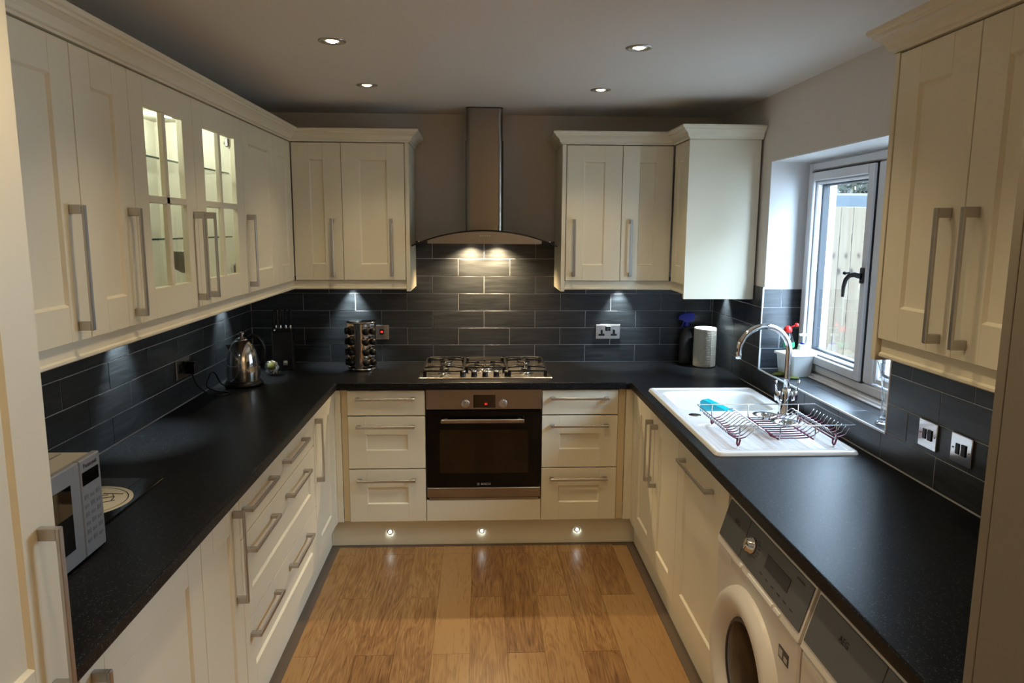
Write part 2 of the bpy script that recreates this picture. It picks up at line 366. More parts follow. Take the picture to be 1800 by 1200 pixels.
tiles(wb, 'y', 0, -1, 0, W, .912, 7, XB + .151, XB, back_skip)
MB().box(0, W, .0015, .008, .90, 1.422).box(.90, 1.80, .0015, .008, 1.422, 1.627).obj('grout', 'grout', wb)
tiles(wl, 'x', 0, 1, -3.20, 0, .912, 5, -1.0493, -1.0493 - .151)
MB().box(-.008, -.0015, -3.2, 0, .90, 1.422).obj('grout', 'grout', wl)
def right_skip(r_, s0, s1):
    if r_ == 0: return [(s0, s1)]
    return [(s0, min(s1, WY0 - .004)), (max(s0, WY1 + .004), s1)]
tiles(wr, 'x', W, -1, -3.21, 0, .912, 5, -2.192, -2.036, right_skip)
MB().box(W + .0015, W + .008, -3.21, WY0, .90, 1.422).box(W + .0015, W + .008, WY1, 0, .90, 1.422).box(W + .0015, W + .008, WY0, WY1, .90, 1.008).obj('grout', 'grout', wr)
# far jamb of the reveal, 4 rows, facing -y
tiles(wr, 'y', WY1, -1, W + .003, W + .21, 1.014, 4, W + .098, W + .3, zoff=1)
MB().box(W + .002, W + .205, WY1 + .0015, WY1 + .008, 1.006, 1.42).obj('grout', 'grout', wr)
# sill tiles, horizontal
st = {}
for (x0, x1, ko) in ((W + .004, W + .104, 0), (W + .104, W + .206, .151)):
    y = WY0 + ko - .302
    while y < WY1:
        y0, y1 = max(y, WY0), min(y + .302, WY1); y += .302
        if y1 - y0 < .01: continue
        key = (round(y1 - y0, 4), round(x1 - x0, 4))
        if key not in st: st[key] = MB().box(-key[1] / 2 + .0011, key[1] / 2 - .0011, -key[0] / 2 + .0011, key[0] / 2 - .0011, -.008, 0, .0009).mesh('tile', ['tile'])
        o = bpy.data.objects.new('tile', st[key]); COL.objects.link(o); o.parent = wr; o.location = ((x0 + x1) / 2, (y0 + y1) / 2, 1.012)
MB().box(W + .004, W + .205, WY0, WY1, 1.0, 1.0105).obj('grout', 'grout', wr)
# metal tile edge trims round the opening
MB().box(W - .002, W + .0035, WY0, WY1 + .003, 1.006, 1.0135, .001).box(W - .002, W + .0035, WY1 - .004, WY1 + .003, 1.006, 1.414, .001).box(W - .002, W + .0035, WY0 - .003, WY0 + .003, 1.006, 1.42, .001).box(W, W + .205, WY1 - .002, WY1 + .004, 1.411, 1.4155, .001).obj('edge_trim', 'upvc', wr)

# ------------------------------------------------------------------ window (white uPVC, two lights)
wn = bpy.data.objects.new('window_1', None); COL.objects.link(wn); wn.location = (W + .2, -1.335, 1.012); wn['kind'] = 'structure'
def wbx(*a, **k): return MB().box(*a, **k)
X0 = .0; ys = lambda y: y + 1.335; zs = lambda z: z - 1.012
fr = MB()
def ring(mb, y0, y1, z0, z1, t, x0, x1, bv=.003, mi=0, tb=None):
    tb = tb or t
    mb.box(x0, x1, y0, y0 + t, z0, z1, bv, mi).box(x0, x1, y1 - t, y1, z0, z1, bv, mi).box(x0, x1, y0 + t, y1 - t, z0, z0 + tb, bv, mi).box(x0, x1, y0 + t, y1 - t, z1 - t, z1, bv, mi)
yA, yB, yM0, yM1 = ys(WY1), ys(WY0), ys(-1.395), ys(-1.465)
ring(fr, yB, yA, zs(1.03), zs(2.022), .050, .0, .07, .004)
ring(fr, yB + .012, yA - .012, zs(1.038), zs(2.014), .036, -.012, .0, .004)
fr.box(-.012, .07, yM1, yM0, zs(1.08), zs(1.972), .004)
fr.box(-.03, .07, yB, yA, 0.001, .018, .003).box(-.045, -.0, yB + .001, yA - .001, 0.0, .008, .002)
fr.obj('window_frame', 'upvc', wn)
ga = MB(); ring(ga, yM0 + .004, ys(-.808), zs(1.072), zs(1.974), .008, -.014, .03, 0); ga.obj('gasket', 'gasket', wn)
# opening casement with stepped glazing bead
sa = MB(); ring(sa, yM0 + .009, ys(-.818), zs(1.078), zs(1.968), .040, -.028, .04, .004); ring(sa, yM0 + .049, ys(-.858), zs(1.118), zs(1.928), .015, -.014, .03, .006)
sash = sa.obj('sash', 'upvc', wn)
q = MB(); ring(q, yM0 + .057, ys(-.866), zs(1.126), zs(1.921), .017, .0105, .045); q.obj('spacer_bar', 'spacer', sash)
MB().box(.006, .010, yM0 + .059, ys(-.868), zs(1.128), zs(1.919)).obj('pane', 'glass', sash)
# fixed light
f2 = MB(); ring(f2, yB + .06, yM1 + .004, zs(1.088), zs(1.962), .028, -.006, .03, .006); fx = f2.obj('fixed_light', 'upvc', wn)
q = MB(); ring(q, yB + .084, yM1 - .02, zs(1.112), zs(1.938), .014, .012, .024); q.obj('spacer_bar', 'spacer', fx)
MB().box(.008, .012, yB + .086, yM1 - .022, zs(1.114), zs(1.936)).obj('pane', 'glass', fx)
# monkey-tail style dark handle
hy = yM0 + .030; hz = zs(1.515); h = MB().box(-.036, -.028, hy - .014, hy + .014, hz - .03, hz + .035, .003).cyl((-.036, hy, hz), .012, .02, 16, axis='x')
h.v = [(x if True else 0, y, z) for x, y, z in h.v]
pts = [(-.040, hy, hz), (-.058, hy + .008, hz + .006), (-.068, hy + .030, hz + .002), (-.072, hy + .052, hz - .018), (-.074, hy + .062, hz - .05), (-.074, hy + .064, hz - .09)]
h.tube(pts, .008, 10, rad=[.011, .011, .010, .009, .008, .006]).tube([(-.060, hy + .02, hz + .004), (-.062, hy + .045, hz + .012), (-.062, hy + .075, hz + .008)], .004, 8).lathe([(0, -.008), (.007, -.005), (.009, 0), (.007, .005), (0, .008)], (-.062, hy + .082, hz + .008), 12)
h.obj('window_handle', 'blackm', sash, label='dark metal curled casement handle')

# ------------------------------------------------------------------ cabinet kit (local: x along the run, front face y=0 looking to -y)
def handle_mb(v, a, b_, c, horiz=False):
    """bar handle; vertical at x=c from z=a..b, or horizontal at z=c from x=a..b; door face at y=v"""
    m_ = MB(); hw = .0065
    if not horiz:
        m_.box(c - hw, c + hw, v - .036, v - .029, a, b_, .0012)
        for z in (a, b_ - .022): m_.box(c - hw, c + hw, v - .030, v, z, z + .022, .0012)
    else:
        m_.box(a, b_, v - .036, v - .029, c - hw, c + hw, .0012)
        for x in (a, b_ - .022): m_.box(x, x + .022, v - .030, v, c - hw, c + hw, .0012)
    return m_
SR = .088   # stile and rail width
def shaker(x0, x1, z0, z1, sr=SR, rl=None, st=None, g=.0016):
    """frame of two stiles and two rails (one mesh) + the recessed field; returns (frame, panel)"""
    rl = rl or sr; st = st or sr; x0 += g; x1 -= g; z0 += g; z1 -= g; bv = .0011; t = .020
    f = MB(); f.box(x0, x0 + st, 0, t, z0, z1, bv).box(x1 - st, x1, 0, t, z0, z1, bv).box(x0 + st, x1 - st, 0, t, z0, z0 + rl, bv).box(x0 + st, x1 - st, 0, t, z1 - rl, z1, bv)
    a0, a1, c0, c1 = x0 + st, x1 - st, z0 + rl, z1 - rl; s = .0055; d = .008
    A = [(a0, .0008, c0), (a1, .0008, c0), (a1, .0008, c1), (a0, .0008, c1)]; B_ = [(a0 + s, d, c0 + s), (a1 - s, d, c0 + s), (a1 - s, d, c1 - s), (a0 + s, d, c1 - s)]
    f.add(A + B_, [(i, (i + 1) % 4, 4 + (i + 1) % 4, 4 + i) for i in range(4)])
    p = MB().box(a0, a1, d, d + .006, c0, c1)
    return f, p
def carcass(x0, x1, z0, z1, dep, top=True, bottom=True, back=True):
    t = .018; y0 = .021; m_ = MB(); m_.box(x0 + .001, x0 + t, y0, dep, z0, z1, .0006).box(x1 - t, x1 - .001, y0, dep, z0, z1, .0006)
    if bottom: m_.box(x0 + t, x1 - t, y0, dep, z0, z0 + t)
    if top: m_.box(x0 + t, x1 - t, y0, dep, z1 - t, z1)
    if back: m_.box(x0 + t, x1 - t, dep - .008, dep, z0 + t, z1 - t)
    return m_
def cabinet(name, label, cat, loc, rotz, w, z0, z1, dep, fronts, group=None, top=True, cm='cream', back=True):
    t = thing(name, label, cat, loc, rotz, group); carcass(0, w, z0, z1, dep, top, True, back).obj('carcass', cm, t)
    for f in fronts:
        kind, x0, x1, a, b2 = f[0], f[1], f[2], f[3], f[4]; hs = f[5] if len(f) > 5 else []
        if kind in ('door', 'drawer'):
            fm, pm = shaker(x0, x1, a, b2, st=f[6] if len(f) > 6 else None, rl=f[7] if len(f) > 7 else None)
            o = fm.obj(kind, 'cream', t); pm.obj('panel', 'cream', o)
        elif kind == 'slab':
            o = MB().box(x0 + .0016, x1 - .0016, 0, .02, a + .0016, b2 - .0016, .0018).obj(f[7] if len(f) > 7 else 'drawer', 'cream', t)
        for hd in hs:
            if hd[0] == 'v': handle_mb(0, hd[2], hd[3], hd[1]).obj('handle', 'nickel', o)
            else: handle_mb(0, hd[1], hd[2], hd[3], True).obj('handle', 'nickel', o)
    return t
R90 = PI / 2
HZ0, HZ1 = 1.447, 1.752     # wall handle heights
ZD0, ZD1 = 1.420, 2.138
# --- wall cabinets, window-less long side (faces +x): local x = y - ynear
def L(y): return y   # readability
cabinet('wall_cabinet', 'cream wall cabinet beside the tall larder, single door nearest the viewer', 'cabinet', (.35, -3.012, 0), R90, .602, ZD0, ZD1, .35, [('door', 0, .602, ZD0, ZD1, [('v', .602 - .052, HZ0, HZ1)])])
cabinet('wall_cabinet', 'narrow cream wall cabinet between the larder-side cabinet and the glazed one', 'cabinet', (.35, -2.410, 0), R90, .290, ZD0, ZD1, .35, [('door', 0, .290, ZD0, ZD1, [('v', .290 - .046, HZ0, HZ1)])])
# glazed double cabinet
gw = .98; gt = thing('glass_cabinet', 'wide cream wall cabinet with two glazed doors and lit interior', 'cabinet', (.35, -2.120, 0), R90)
carcass(0, gw, ZD0, ZD1, .35).obj('carcass', 'cream_in', gt)
for i, (x0, x1, hx) in enumerate(((0, .46, .46 - .032), (.46, .98, .46 + .075))):
    st_ = .088; g = .0016; a0, a1, c0, c1 = x0 + g, x1 - g, ZD0 + g, ZD1 - g; i0, i1, k0, k1 = a0 + st_, a1 - st_, c0 + .092, c1 - .085
    f = MB().box(a0, a0 + st_, 0, .02, c0, c1, .0011).box(a1 - st_, a1, 0, .02, c0, c1, .0011).box(i0, i1, 0, .02, c0, k0, .0011).box(i0, i1, 0, .02, k1, c1, .0011)
    d = f.obj('door', 'cream', gt); mc = (i0 + i1) / 2; zc = (k0 + k1) / 2
    MB().box(mc - .0125, mc + .0125, .001, .017, k0, k1, .002).box(i0, i1, .001, .017, zc - .0115, zc + .0115, .002).obj('glazing_bar', 'cream', d)
    for (p0, p1) in ((i0, mc - .0125), (mc + .0125, i1)):
        for (q0, q1) in ((k0, zc - .0115), (zc + .0115, k1)): MB().box(p0 - .002, p1 + .002, .0175, .0205, q0 - .002, q1 + .002).obj('pane', 'glass', d)
    handle_mb(0, HZ0, HZ1, hx).obj('handle', 'nickel', d)
for z in (1.918, 1.660):
    o = MB().box(.020, gw - .020, .052, .340, z - .003, z + .003, mi=0).box(.020, gw - .020, .0500, .0518, z - .003, z + .003, mi=1).obj('shelf', ['glass', 'glassedge'], gt)
for z in (2.035, 1.53):   # concealed hinges on the far side
    MB().box(gw - .070, gw - .019, .024, .050, z - .004, z + .004, .002).box(gw - .045, gw - .019, .024, .040, z - .022, z + .022, .003).box(gw - .10, gw - .072, .021, .036, z - .018, z + .018, .004).obj('hinge', 'steelp', gt)
for x in (.25, .74):
    o = MB().cyl((x, .19, ZD1 - .026), .032, .008, 24, 0).cyl((x, .19, ZD1 - .0275), .024, .002, 24, 1).obj('cabinet_light', ['nickel', 'cool'], gt)
    lamp('cabinet_lamp', 'POINT', (x, .19, ZD1 - .05), P_CAB, (.93, 1., .80), gt, .02)
cabinet('wall_cabinet', 'cream wall cabinet between the glazed cabinet and the corner one', 'cabinet', (.35, -1.140, 0), R90, .472, ZD0, ZD1, .35, [('door', 0, .472, ZD0, ZD1, [('v', .032, HZ0, HZ1)])])
cabinet('wall_cabinet', 'narrow cream corner wall cabinet without a handle, near the knife block', 'cabinet', (.35, -.668, 0), R90, .314, ZD0, ZD1, .35, [('door', 0, .314, ZD0, ZD1, [])])
# --- wall cabinets on the end wall, beside the hood
t = thing('wall_cabinet', 'cream double-door wall cabinet on the end wall, above the spice rack', 'cabinet', (.352, -.35, 0))
carcass(0, .588, ZD0, ZD1, .349).obj('carcass', 'cream', t)
for (x0, x1, hx) in ((0, .258, .258 - .052), (.258, .588, .588 - .075)):
    fm, pm = shaker(x0, x1, ZD0, ZD1, rl=.086, st=.092); o = fm.obj('door', 'cream', t); pm.obj('panel', 'cream', o); handle_mb(0, HZ0 - .004, HZ1 - .004, hx).obj('handle', 'nickel', o)
MB().box(.590, .612, 0, .349, 1.362, ZD1 + .002, .0015).obj('end_panel', 'cream', t)
t = thing('wall_cabinet', 'cream double-door wall cabinet on the end wall, above the double socket', 'cabinet', (1.774, -.35, 0))
carcass(.024, .590, ZD0, ZD1, .349).obj('carcass', 'cream', t)
for (x0, x1, hx) in ((.024, .323, .068), (.323, .596, .323 + .05)):
    fm, pm = shaker(x0, x1, ZD0, ZD1, rl=.086, st=.092); o = fm.obj('door', 'cream', t); pm.obj('panel', 'cream', o); handle_mb(0, HZ0 - .002, HZ1 - .002, hx).obj('handle', 'nickel', o)
MB().box(0, .022, 0, .349, 1.362, ZD1 + .002, .0015).obj('end_panel', 'cream', t)
t = cabinet('wall_cabinet', 'cream corner wall cabinet with a plain side panel facing the room, by the window', 'cabinet', (2.372, -.372, 0), -R90, .252, ZD0, ZD1, .35, [('door', 0, .252, ZD0, ZD1, [], .07)])
MB().box(.254, .274, -.004, .356, 1.350, ZD1 + .002, .0015).obj('end_panel', 'cream', t)
t = cabinet('wall_cabinet', 'cream double-door wall cabinet between the window and the tall housing', 'cabinet', (2.383, -2.432, 0), -R90, .60, ZD0, ZD1, .345, [('door', 0, .300, ZD0, ZD1, [('v', .300 - .046, HZ0, HZ1)]), ('door', .300, .600, ZD0, ZD1, [('v', .300 + .046, HZ0, HZ1)])])
MB().box(-.022, -.002, -.002, .345, 1.362, ZD1 + .002, .0015).obj('end_panel', 'cream', t)
cabinet('wall_cabinet', 'cream wall cabinet tight against the tall housing, mostly hidden', 'cabinet', (2.383, -3.034, 0), -R90, .178, ZD0, ZD1, .345, [('slab', 0, .178, ZD0, ZD1, [], 0, 'door')])

# cornices, light pelmets, plinths
cz = ZD1 + .003
CORN = [(-.03, cz), (.004, cz), (.006, cz + .006), (.012, cz + .009), (.015, cz + .018), (.022, cz + .030), (.034, cz + .039), (.040, cz + .041), (.042, cz + .048), (.049, cz + .051), (.052, cz + .056), (.052, cz + .063), (-.03, cz + .063)]
pz = 1.372
PELM = [(-.034, pz), (-.009, pz), (-.006, pz + .003), (-.006, pz + .009), (-.009, pz + .012), (-.012, pz + .013), (-.012, 1.4185), (-.034, 1.4185)]
pathL = [(.35, -3.045), (.35, -.35), (.966, -.35), (.966, 0)]
struct('trim_1', MB().sweep(pathL, CORN), 'cream')
struct('trim_2', MB().sweep([(1.772, 0), (1.772, -.35), (2.370, -.35), (2.370, -.648), (W, -.648)], CORN), 'cream')
struct('trim_3', MB().sweep([(W, -2.408), (2.381, -2.408), (2.381, -3.212)], CORN), 'cream')
struct('trim_4', MB().sweep([(.35, -3.045), (.35, -.35), (.940, -.35)], PELM), 'cream')
struct('trim_5', MB().sweep([(1.798, -.35), (2.372, -.35), (2.372, -.624)], PELM), 'cream')
struct('trim_6', MB().sweep([(2.383, -2.434), (2.383, -3.212)], PELM), 'cream')

# --- base units
ZB0, ZB1 = .152, .870
def base(label, loc, rotz, w, fronts, name='base_cabinet', cat='cabinet', **k):
    return cabinet(name, label, cat, loc, rotz, w, ZB0, ZB1, .555, fronts, **k)
base('cream base cabinet with a full door beside the larder', (.58, -2.995, 0), R90, .600, [('door', 0, .600, ZB0, ZB1, [('v', .046, .54, .845)])])
base('narrow cream base cabinet between the wide drawers and the larder-side cabinet', (.58, -2.395, 0), R90, .315, [('door', 0, .315, ZB0, ZB1, [('v', .315 - .056, .543, .843)])])
hw2 = [('h', .075, .380, 0), ('h', .645, .950, 0)]
def hh(z, a): return [('h', x0, x1, z) for _, x0, x1, _ in a]
base('wide cream unit of three pan drawers with two bar handles each', (.58, -2.078, 0), R90, 1.026, [
    ('slab', 0, 1.026, .722, ZB1, hh(.812, [('h', .025, .340, 0), ('h', .505, .825, 0)])),
    ('drawer', 0, 1.026, .430, .720, hh(.667, [('h', .045, .345, 0), ('h', .525, .840, 0)])),
    ('drawer', 0, 1.026, ZB0, .428, hh(.372, [('h', .045, .345, 0), ('h', .535, .845, 0)]))], name='drawer_unit', cat='drawers')
base('cream base cabinet in the inner corner beside the wide drawers', (.58, -1.050, 0), R90, .425, [('door', 0, .425, ZB0, ZB1, [('v', .034, .535, .835)])])
DZ = [('slab', 0, .404, .733, .868), ('drawer', 0, .404, .446, .730), ('drawer', 0, .404, .152, .443)]
def three(hx0, hx1): return [(*DZ[0], [('h', hx0, hx1, .825)]), (*DZ[1], [('h', hx0, hx1, .677)], .092, .098), (*DZ[2], [('h', hx0, hx1, .386)], .092, .098)]
cabinet('drawer_unit', 'cream three-drawer unit between the oven and the wide-drawer side', 'drawers', (.647, -.58, 0), 0, .404, ZB0, .868, .57, three(.046, .350))
cabinet('drawer_unit', 'cream three-drawer unit between the oven and the sink side', 'drawers', (1.661, -.58, 0), 0, .404, ZB0, .868, .57, three(.046, .352))
ZR = .132
def rbase(label, y, w, fronts, name='base_cabinet', cat='cabinet', **k):
    return cabinet(name, label, cat, (2.150, y, 0), -R90, w, ZR, .862, .57, fronts, **k)
rbase('cream two-door base cabinet under the sink', -.642, .800, [('door', 0, .400, ZR, .862, [('v', .400 - .050, .515, .815)]), ('door', .400, .800, ZR, .862, [('v', .400 + .042, .515, .815)])], top=False)
rbase('integrated dishwasher behind a cream door with a horizontal handle', -1.444, .600, [('door', 0, .600, ZR, .862, [('h', .085, .455, .795)])], name='dishwasher', cat='dishwasher')
# corner posts and filler strips
MB().box(.614, .6455, -.566, -.45, .152, .868, .001).obj('corner_post', 'post', None, label='cream filler post in the inner corner by the wide-drawer side', category='filler panel', group='corner filler posts')
MB().box(2.067, 2.104, -.566, -.45, .152, .868, .001).obj('corner_post', 'post', None, label='cream filler post in the inner corner below the sink-side worktop', category='filler panel', group='corner filler posts')
MB().box(.560, .582, -.624, -.560, .150, .868, .002).box(.582, .612, -.580, -.560, .150, .868, .002).obj('corner_post', 'cream', None, label='L-shaped cream corner post beside the drawers and inner-corner door', category='corner post', group='L-shaped corner posts')
MB().box(2.148, 2.170, -.640, -.560, .134, .868, .002).box(2.106, 2.148, -.580, -.560, .150, .868, .002).obj('corner_post', 'cream', None, label='L-shaped cream corner post beside the sink cabinet', category='corner post', group='L-shaped corner posts')
# filler door under the oven
MB().box(1.053, 1.659, -.578, -.560, .152, .268, .0015).obj('filler_panel', 'cream', None, label='low plain cream panel directly under the oven', category='panel')
# plinths
struct('baseboard_left', MB().box(.520, .538, -3.36, -.535, .0, .150, .001), 'cream')
struct('baseboard_right', MB().box(2.179, 2.197, -2.05, -.535, .0, .131, .001), 'cream')
bb = struct('baseboard_back', MB().box(.538, 2.179, -.535, -.517, .001, .150, .001), 'cream')
for x in (.850, 1.345, 1.866):
    o = MB().cyl((x, -.535, .076), .0135, .003, 20, 0, 'y').cyl((x, -.5382, .076), .0085, .001, 20, 1, 'y').obj('plinth_light', ['steelp', 'cool'], bb)
    lamp('plinth_lamp', 'SPOT', (x, -.545, .076), .12, COOL, bb, .008, math.radians(140), .8, (math.radians(72), 0, 0))

# --- worktop: one U-shaped slab with cut-outs for the sink bowl
def slab(cells_x, cells_y, inside, z0, z1, mb):
    nx, ny = len(cells_x), len(cells_y); idx = {}
    def vid(i, j, k):
        if (i, j, k) not in idx: idx[i, j, k] = len(mb.v); mb.v.append((cells_x[i], cells_y[j], (z0, z1)[k]))
        return idx[i, j, k]
    def face(*a): mb.f.append(list(a)); mb.mi.append(0); mb.sm.append(False)
    ins = lambda i, j: 0 <= i < nx - 1 and 0 <= j < ny - 1 and inside((cells_x[i] + cells_x[i + 1]) / 2, (cells_y[j] + cells_y[j + 1]) / 2)
    for i in range(nx - 1):
        for j in range(ny - 1):
            if not ins(i, j): continue
            face(vid(i, j, 1), vid(i + 1, j, 1), vid(i + 1, j + 1, 1), vid(i, j + 1, 1)); face(vid(i, j, 0), vid(i, j + 1, 0), vid(i + 1, j + 1, 0), vid(i + 1, j, 0))
            if not ins(i - 1, j): face(vid(i, j, 0), vid(i, j, 1), vid(i, j + 1, 1), vid(i, j + 1, 0))
            if not ins(i + 1, j): face(vid(i + 1, j, 0), vid(i + 1, j + 1, 0), vid(i + 1, j + 1, 1), vid(i + 1, j, 1))
            if not ins(i, j - 1): face(vid(i, j, 0), vid(i + 1, j, 0), vid(i + 1, j, 1), vid(i, j, 1))
            if not ins(i, j + 1): face(vid(i, j + 1, 0), vid(i, j + 1, 1), vid(i + 1, j + 1, 1), vid(i + 1, j + 1, 0))
SX0, SX1, SY0, SY1 = 2.165, 2.688, -1.857, -.792
wt = MB()
slab([.002, .600, 2.123, SX0 + .03, SX1 - .03, W - .002], [-3.205, -3.052, SY0 + .03, SY1 - .03, -.600, -.002],
     lambda x, y: (y > -.6 or (x < .6 and y > -3.052) or x > 2.123) and not (SX0 + .03 < x < SX1 - .03 and SY0 + .03 < y < SY1 - .03), .873, ZW, wt)
wo = wt.obj('worktop', 'worktop', None, label='black speckled laminate worktop running in a U round three sides', category='worktop')
bv = wo.modifiers.new('edge', 'BEVEL'); bv.width = .007; bv.segments = 3; bv.limit_method = 'ANGLE'; bv.angle_limit = math.radians(50)

# --- tall units
t = thing('larder', 'tall cream larder unit at the near end of the long worktop', 'cupboard', (.60, -3.360, 0), R90)
carcass(0, .305, .152, 2.138, .59).obj('carcass', 'cream', t)
MB().box(.285, .305, .0215, .59, .0, 2.138, .001).obj('end_panel', 'cream', t)
fm, pm = shaker(0, .306, .152, 1.30, st=.092); o = fm.obj('door', 'cream', t); pm.obj('panel', 'cream', o)
handle_mb(0, .905, 1.205, .306 - .048).obj('handle', 'nickel', o)
fm, pm = shaker(0, .306, 1.30, 2.138, st=.092)
o.data = (lambda: None) and o.data
t2 = o
# the upper part of the same door (a tall door in one piece)
bpy.data.objects.remove(pm.obj('panel', 'cream', t)); bpy.data.objects.remove([c for c in t2.children if c.name.startswith('panel')][0])
hd = [c for c in t2.children][0]
fm, pm = shaker(0, .306, .152 + .735, 2.138, st=.092); fm2, pm2 = shaker(0, .306, .152, .152 + .735, st=.092)
o = fm.obj('door', 'cream', t); pm.obj('panel', 'cream', o); hd.parent = o
o = fm2.obj('door', 'cream', t); pm2.obj('panel', 'cream', o); bpy.data.objects.remove(t2)
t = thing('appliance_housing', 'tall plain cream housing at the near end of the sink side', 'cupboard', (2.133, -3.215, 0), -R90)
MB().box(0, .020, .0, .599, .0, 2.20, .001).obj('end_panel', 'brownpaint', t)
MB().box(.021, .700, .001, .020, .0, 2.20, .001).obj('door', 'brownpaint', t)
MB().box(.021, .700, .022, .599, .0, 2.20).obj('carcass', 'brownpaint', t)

# ------------------------------------------------------------------ ceiling downlights (the row in view, and the rows behind it)
def downlight(x, y, label):
    t = thing('downlight', label, 'downlight', (x, y, ZC), 0, 'ceiling downlights')
    MB().lathe([(.031, .012), (.031, .0), (.033, -.003), (.040, -.0045), (.047, -.003), (.0475, -.0002)], n=40).obj('bezel', 'nickel', t)
    MB().lathe([(.024, -.0005), (.027, -.003), (.0305, -.003), (.0305, .01)], n=40).lathe([(.024, .004), (.024, -.0005)], n=32).obj('reflector', 'bulbin', t)
    MB().lathe([(0, -.006), (.012, -.005), (.019, -.002), (.0225, .001)], n=28).obj('bulb', 'hot', t)
    lamp('downlight_lamp', 'SPOT', (0, 0, -.012), P_DOWN, WARM, t, .02, math.radians(104), 1.)
DL = [(.825, -.825, 'ceiling downlight of the far row, beside the hood on the glazed-cabinet side'), (1.898, -.79, 'ceiling downlight of the far row, between the hood and the window'),
      (.825, -1.611, 'larger-looking ceiling downlight of the nearer row, on the glazed-cabinet side'), (1.903, -1.590, 'larger-looking ceiling downlight of the nearer row, on the window side')]
for x, y, lb in DL: downlight(x, y, lb)
for i, y in enumerate((-2.40, -3.20, -4.0, -4.8)):
    for x, s_ in ((.825, 'larder'), (1.90, 'housing')): downlight(x, y, f'chrome ceiling downlight on the {s_} side, {("third","fourth","fifth","sixth")[i]} row from the end wall')

# floor lamp standing in the dining end, behind the viewer
t = thing('floor_lamp', 'floor lamp with a pale drum shade at the far dining end of the room', 'lamp', (2.35, -5.75, 0))
MB().lathe([(0, 0), (.14, 0), (.14, .018), (.02, .03), (.012, .04), (.012, 1.50), (0, 1.50)], n=28).obj('stand', 'nickel', t)
MB().lathe([(.19, 1.42), (.15, 1.70), (.148, 1.70), (.188, 1.42)], n=36).obj('lamp_shade', 'white', t)
MB().lathe([(0, 1.50), (.02, 1.51), (.034, 1.54), (.034, 1.57), (.02, 1.60), (0, 1.61)], n=20).obj('bulb', 'hot', t)
lamp('floor_lamp_light', 'POINT', (0, 0, 1.66), P_LAMP, WARM, t, .05)
# under-cabinet pucks
def puck(x, y, z, label):
    t = thing('undercabinet_light', label, 'light', (x, y, z), 0, 'lights under the wall cabinets')
    MB().lathe([(0, 0), (.034, 0), (.034, -.008), (.031, -.010), (.024, -.010)], n=28).obj('casing', 'steelp', t)
    MB().lathe([(0, -.0085), (.0245, -.0085)], n=24).obj('lens', 'cool', t)
    lamp('puck_lamp', 'SPOT', (0, 0, -.014), P_PUCK, COOL, t, .006, math.radians(70), .8)
PK = [(.048, -1.581, 'cool under-cabinet light below the glazed cabinet'), (.048, -.486, 'cool under-cabinet light above the kettle corner'), (.595, -.048, 'cool under-cabinet light above the spice rack'),
      (2.160, -.048, 'cool under-cabinet light above the double socket'), (W - .048, -.240, 'cool under-cabinet light above the paper towel')]
for x, y, lb in PK: puck(x, y, ZD0 - .001, lb)

# ------------------------------------------------------------------ oven
t = thing('oven', 'built-in steel and black glass oven with a red clock display', 'oven', (1.055, -.58, 0))
MB().box(.004, .600, .022, .55, .275, .872).obj('casing', 'dgrey', t)
cp_ = MB().box(0, .604, -.004, .020, .765, .872, .002).obj('control_panel', 'steelo', t)
MB().box(.246, .362, -.0055, -.003, .775, .843, .001).obj('display', 'bglass', cp_)
for i, (w_, x_) in enumerate(((.0016, .3045), (.005, .309), (.005, .316), (.0016, .3215))):
    pass
dg = MB()
for x_ in (.306, .3135):
    for z_ in (.790, .7945, .799): dg.box(x_, x_ + .0048, -.0062, -.0054, z_, z_ + .0012)
    for z_ in (.7905, .795): dg.box(x_, x_ + .0011, -.0062, -.0054, z_, z_ + .004).box(x_ + .0038, x_ + .0049, -.0062, -.0054, z_, z_ + .004)
dg.obj('clock_digits', 'ledr', cp_)
for x_ in (.205, .402):
    MB().lathe([(.0225, 0), (.0225, .006), (.0205, .008), (.0, .008)], (x_, -.004, .797), 28, axis='y').box(x_ - .0035, x_ + .0035, -.026, -.010, .777, .817, .002).obj('knob', 'nickel', cp_)
dr = MB().box(.002, .602, -.003, .018, .340, .760, .002).obj('door', 'oglass', t)
MB().box(.070, .534, -.0036, -.0028, .420, .655, .0003).obj('door_window', 'smoke', dr)
MB().box(.002, .602, -.004, .018, .285, .338, .002).obj('lower_strip', 'steelo', t)
MB().box(.012, .592, .000, .018, .270, .283, .001).obj('vent_strip', 'steelo', t)
MB().box(.078, .512, -.046, -.034, .700, .722, .004).box(.092, .112, -.036, -.003, .704, .718, .002).box(.478, .498, -.036, -.003, .704, .718, .002).obj('handle', 'steelo', dr)
text('BOSCH', .016, dr, (.312, -.0034, .358), (PI / 2, 0, 0), name='brand_lettering')
MB().lathe([(.0058, 0), (.0058, .0006), (.0066, .0006), (.0066, 0)], (.272, -.003, .358), 24, axis='y').box(.2695, .2745, -.0036, -.003, .3573, .3587).box(.2692, .2701, -.0036, -.003, .3545, .3615).box(.2739, .2748, -.0036, -.003, .3545, .3615).obj('brand_emblem', 'lettering', dr)

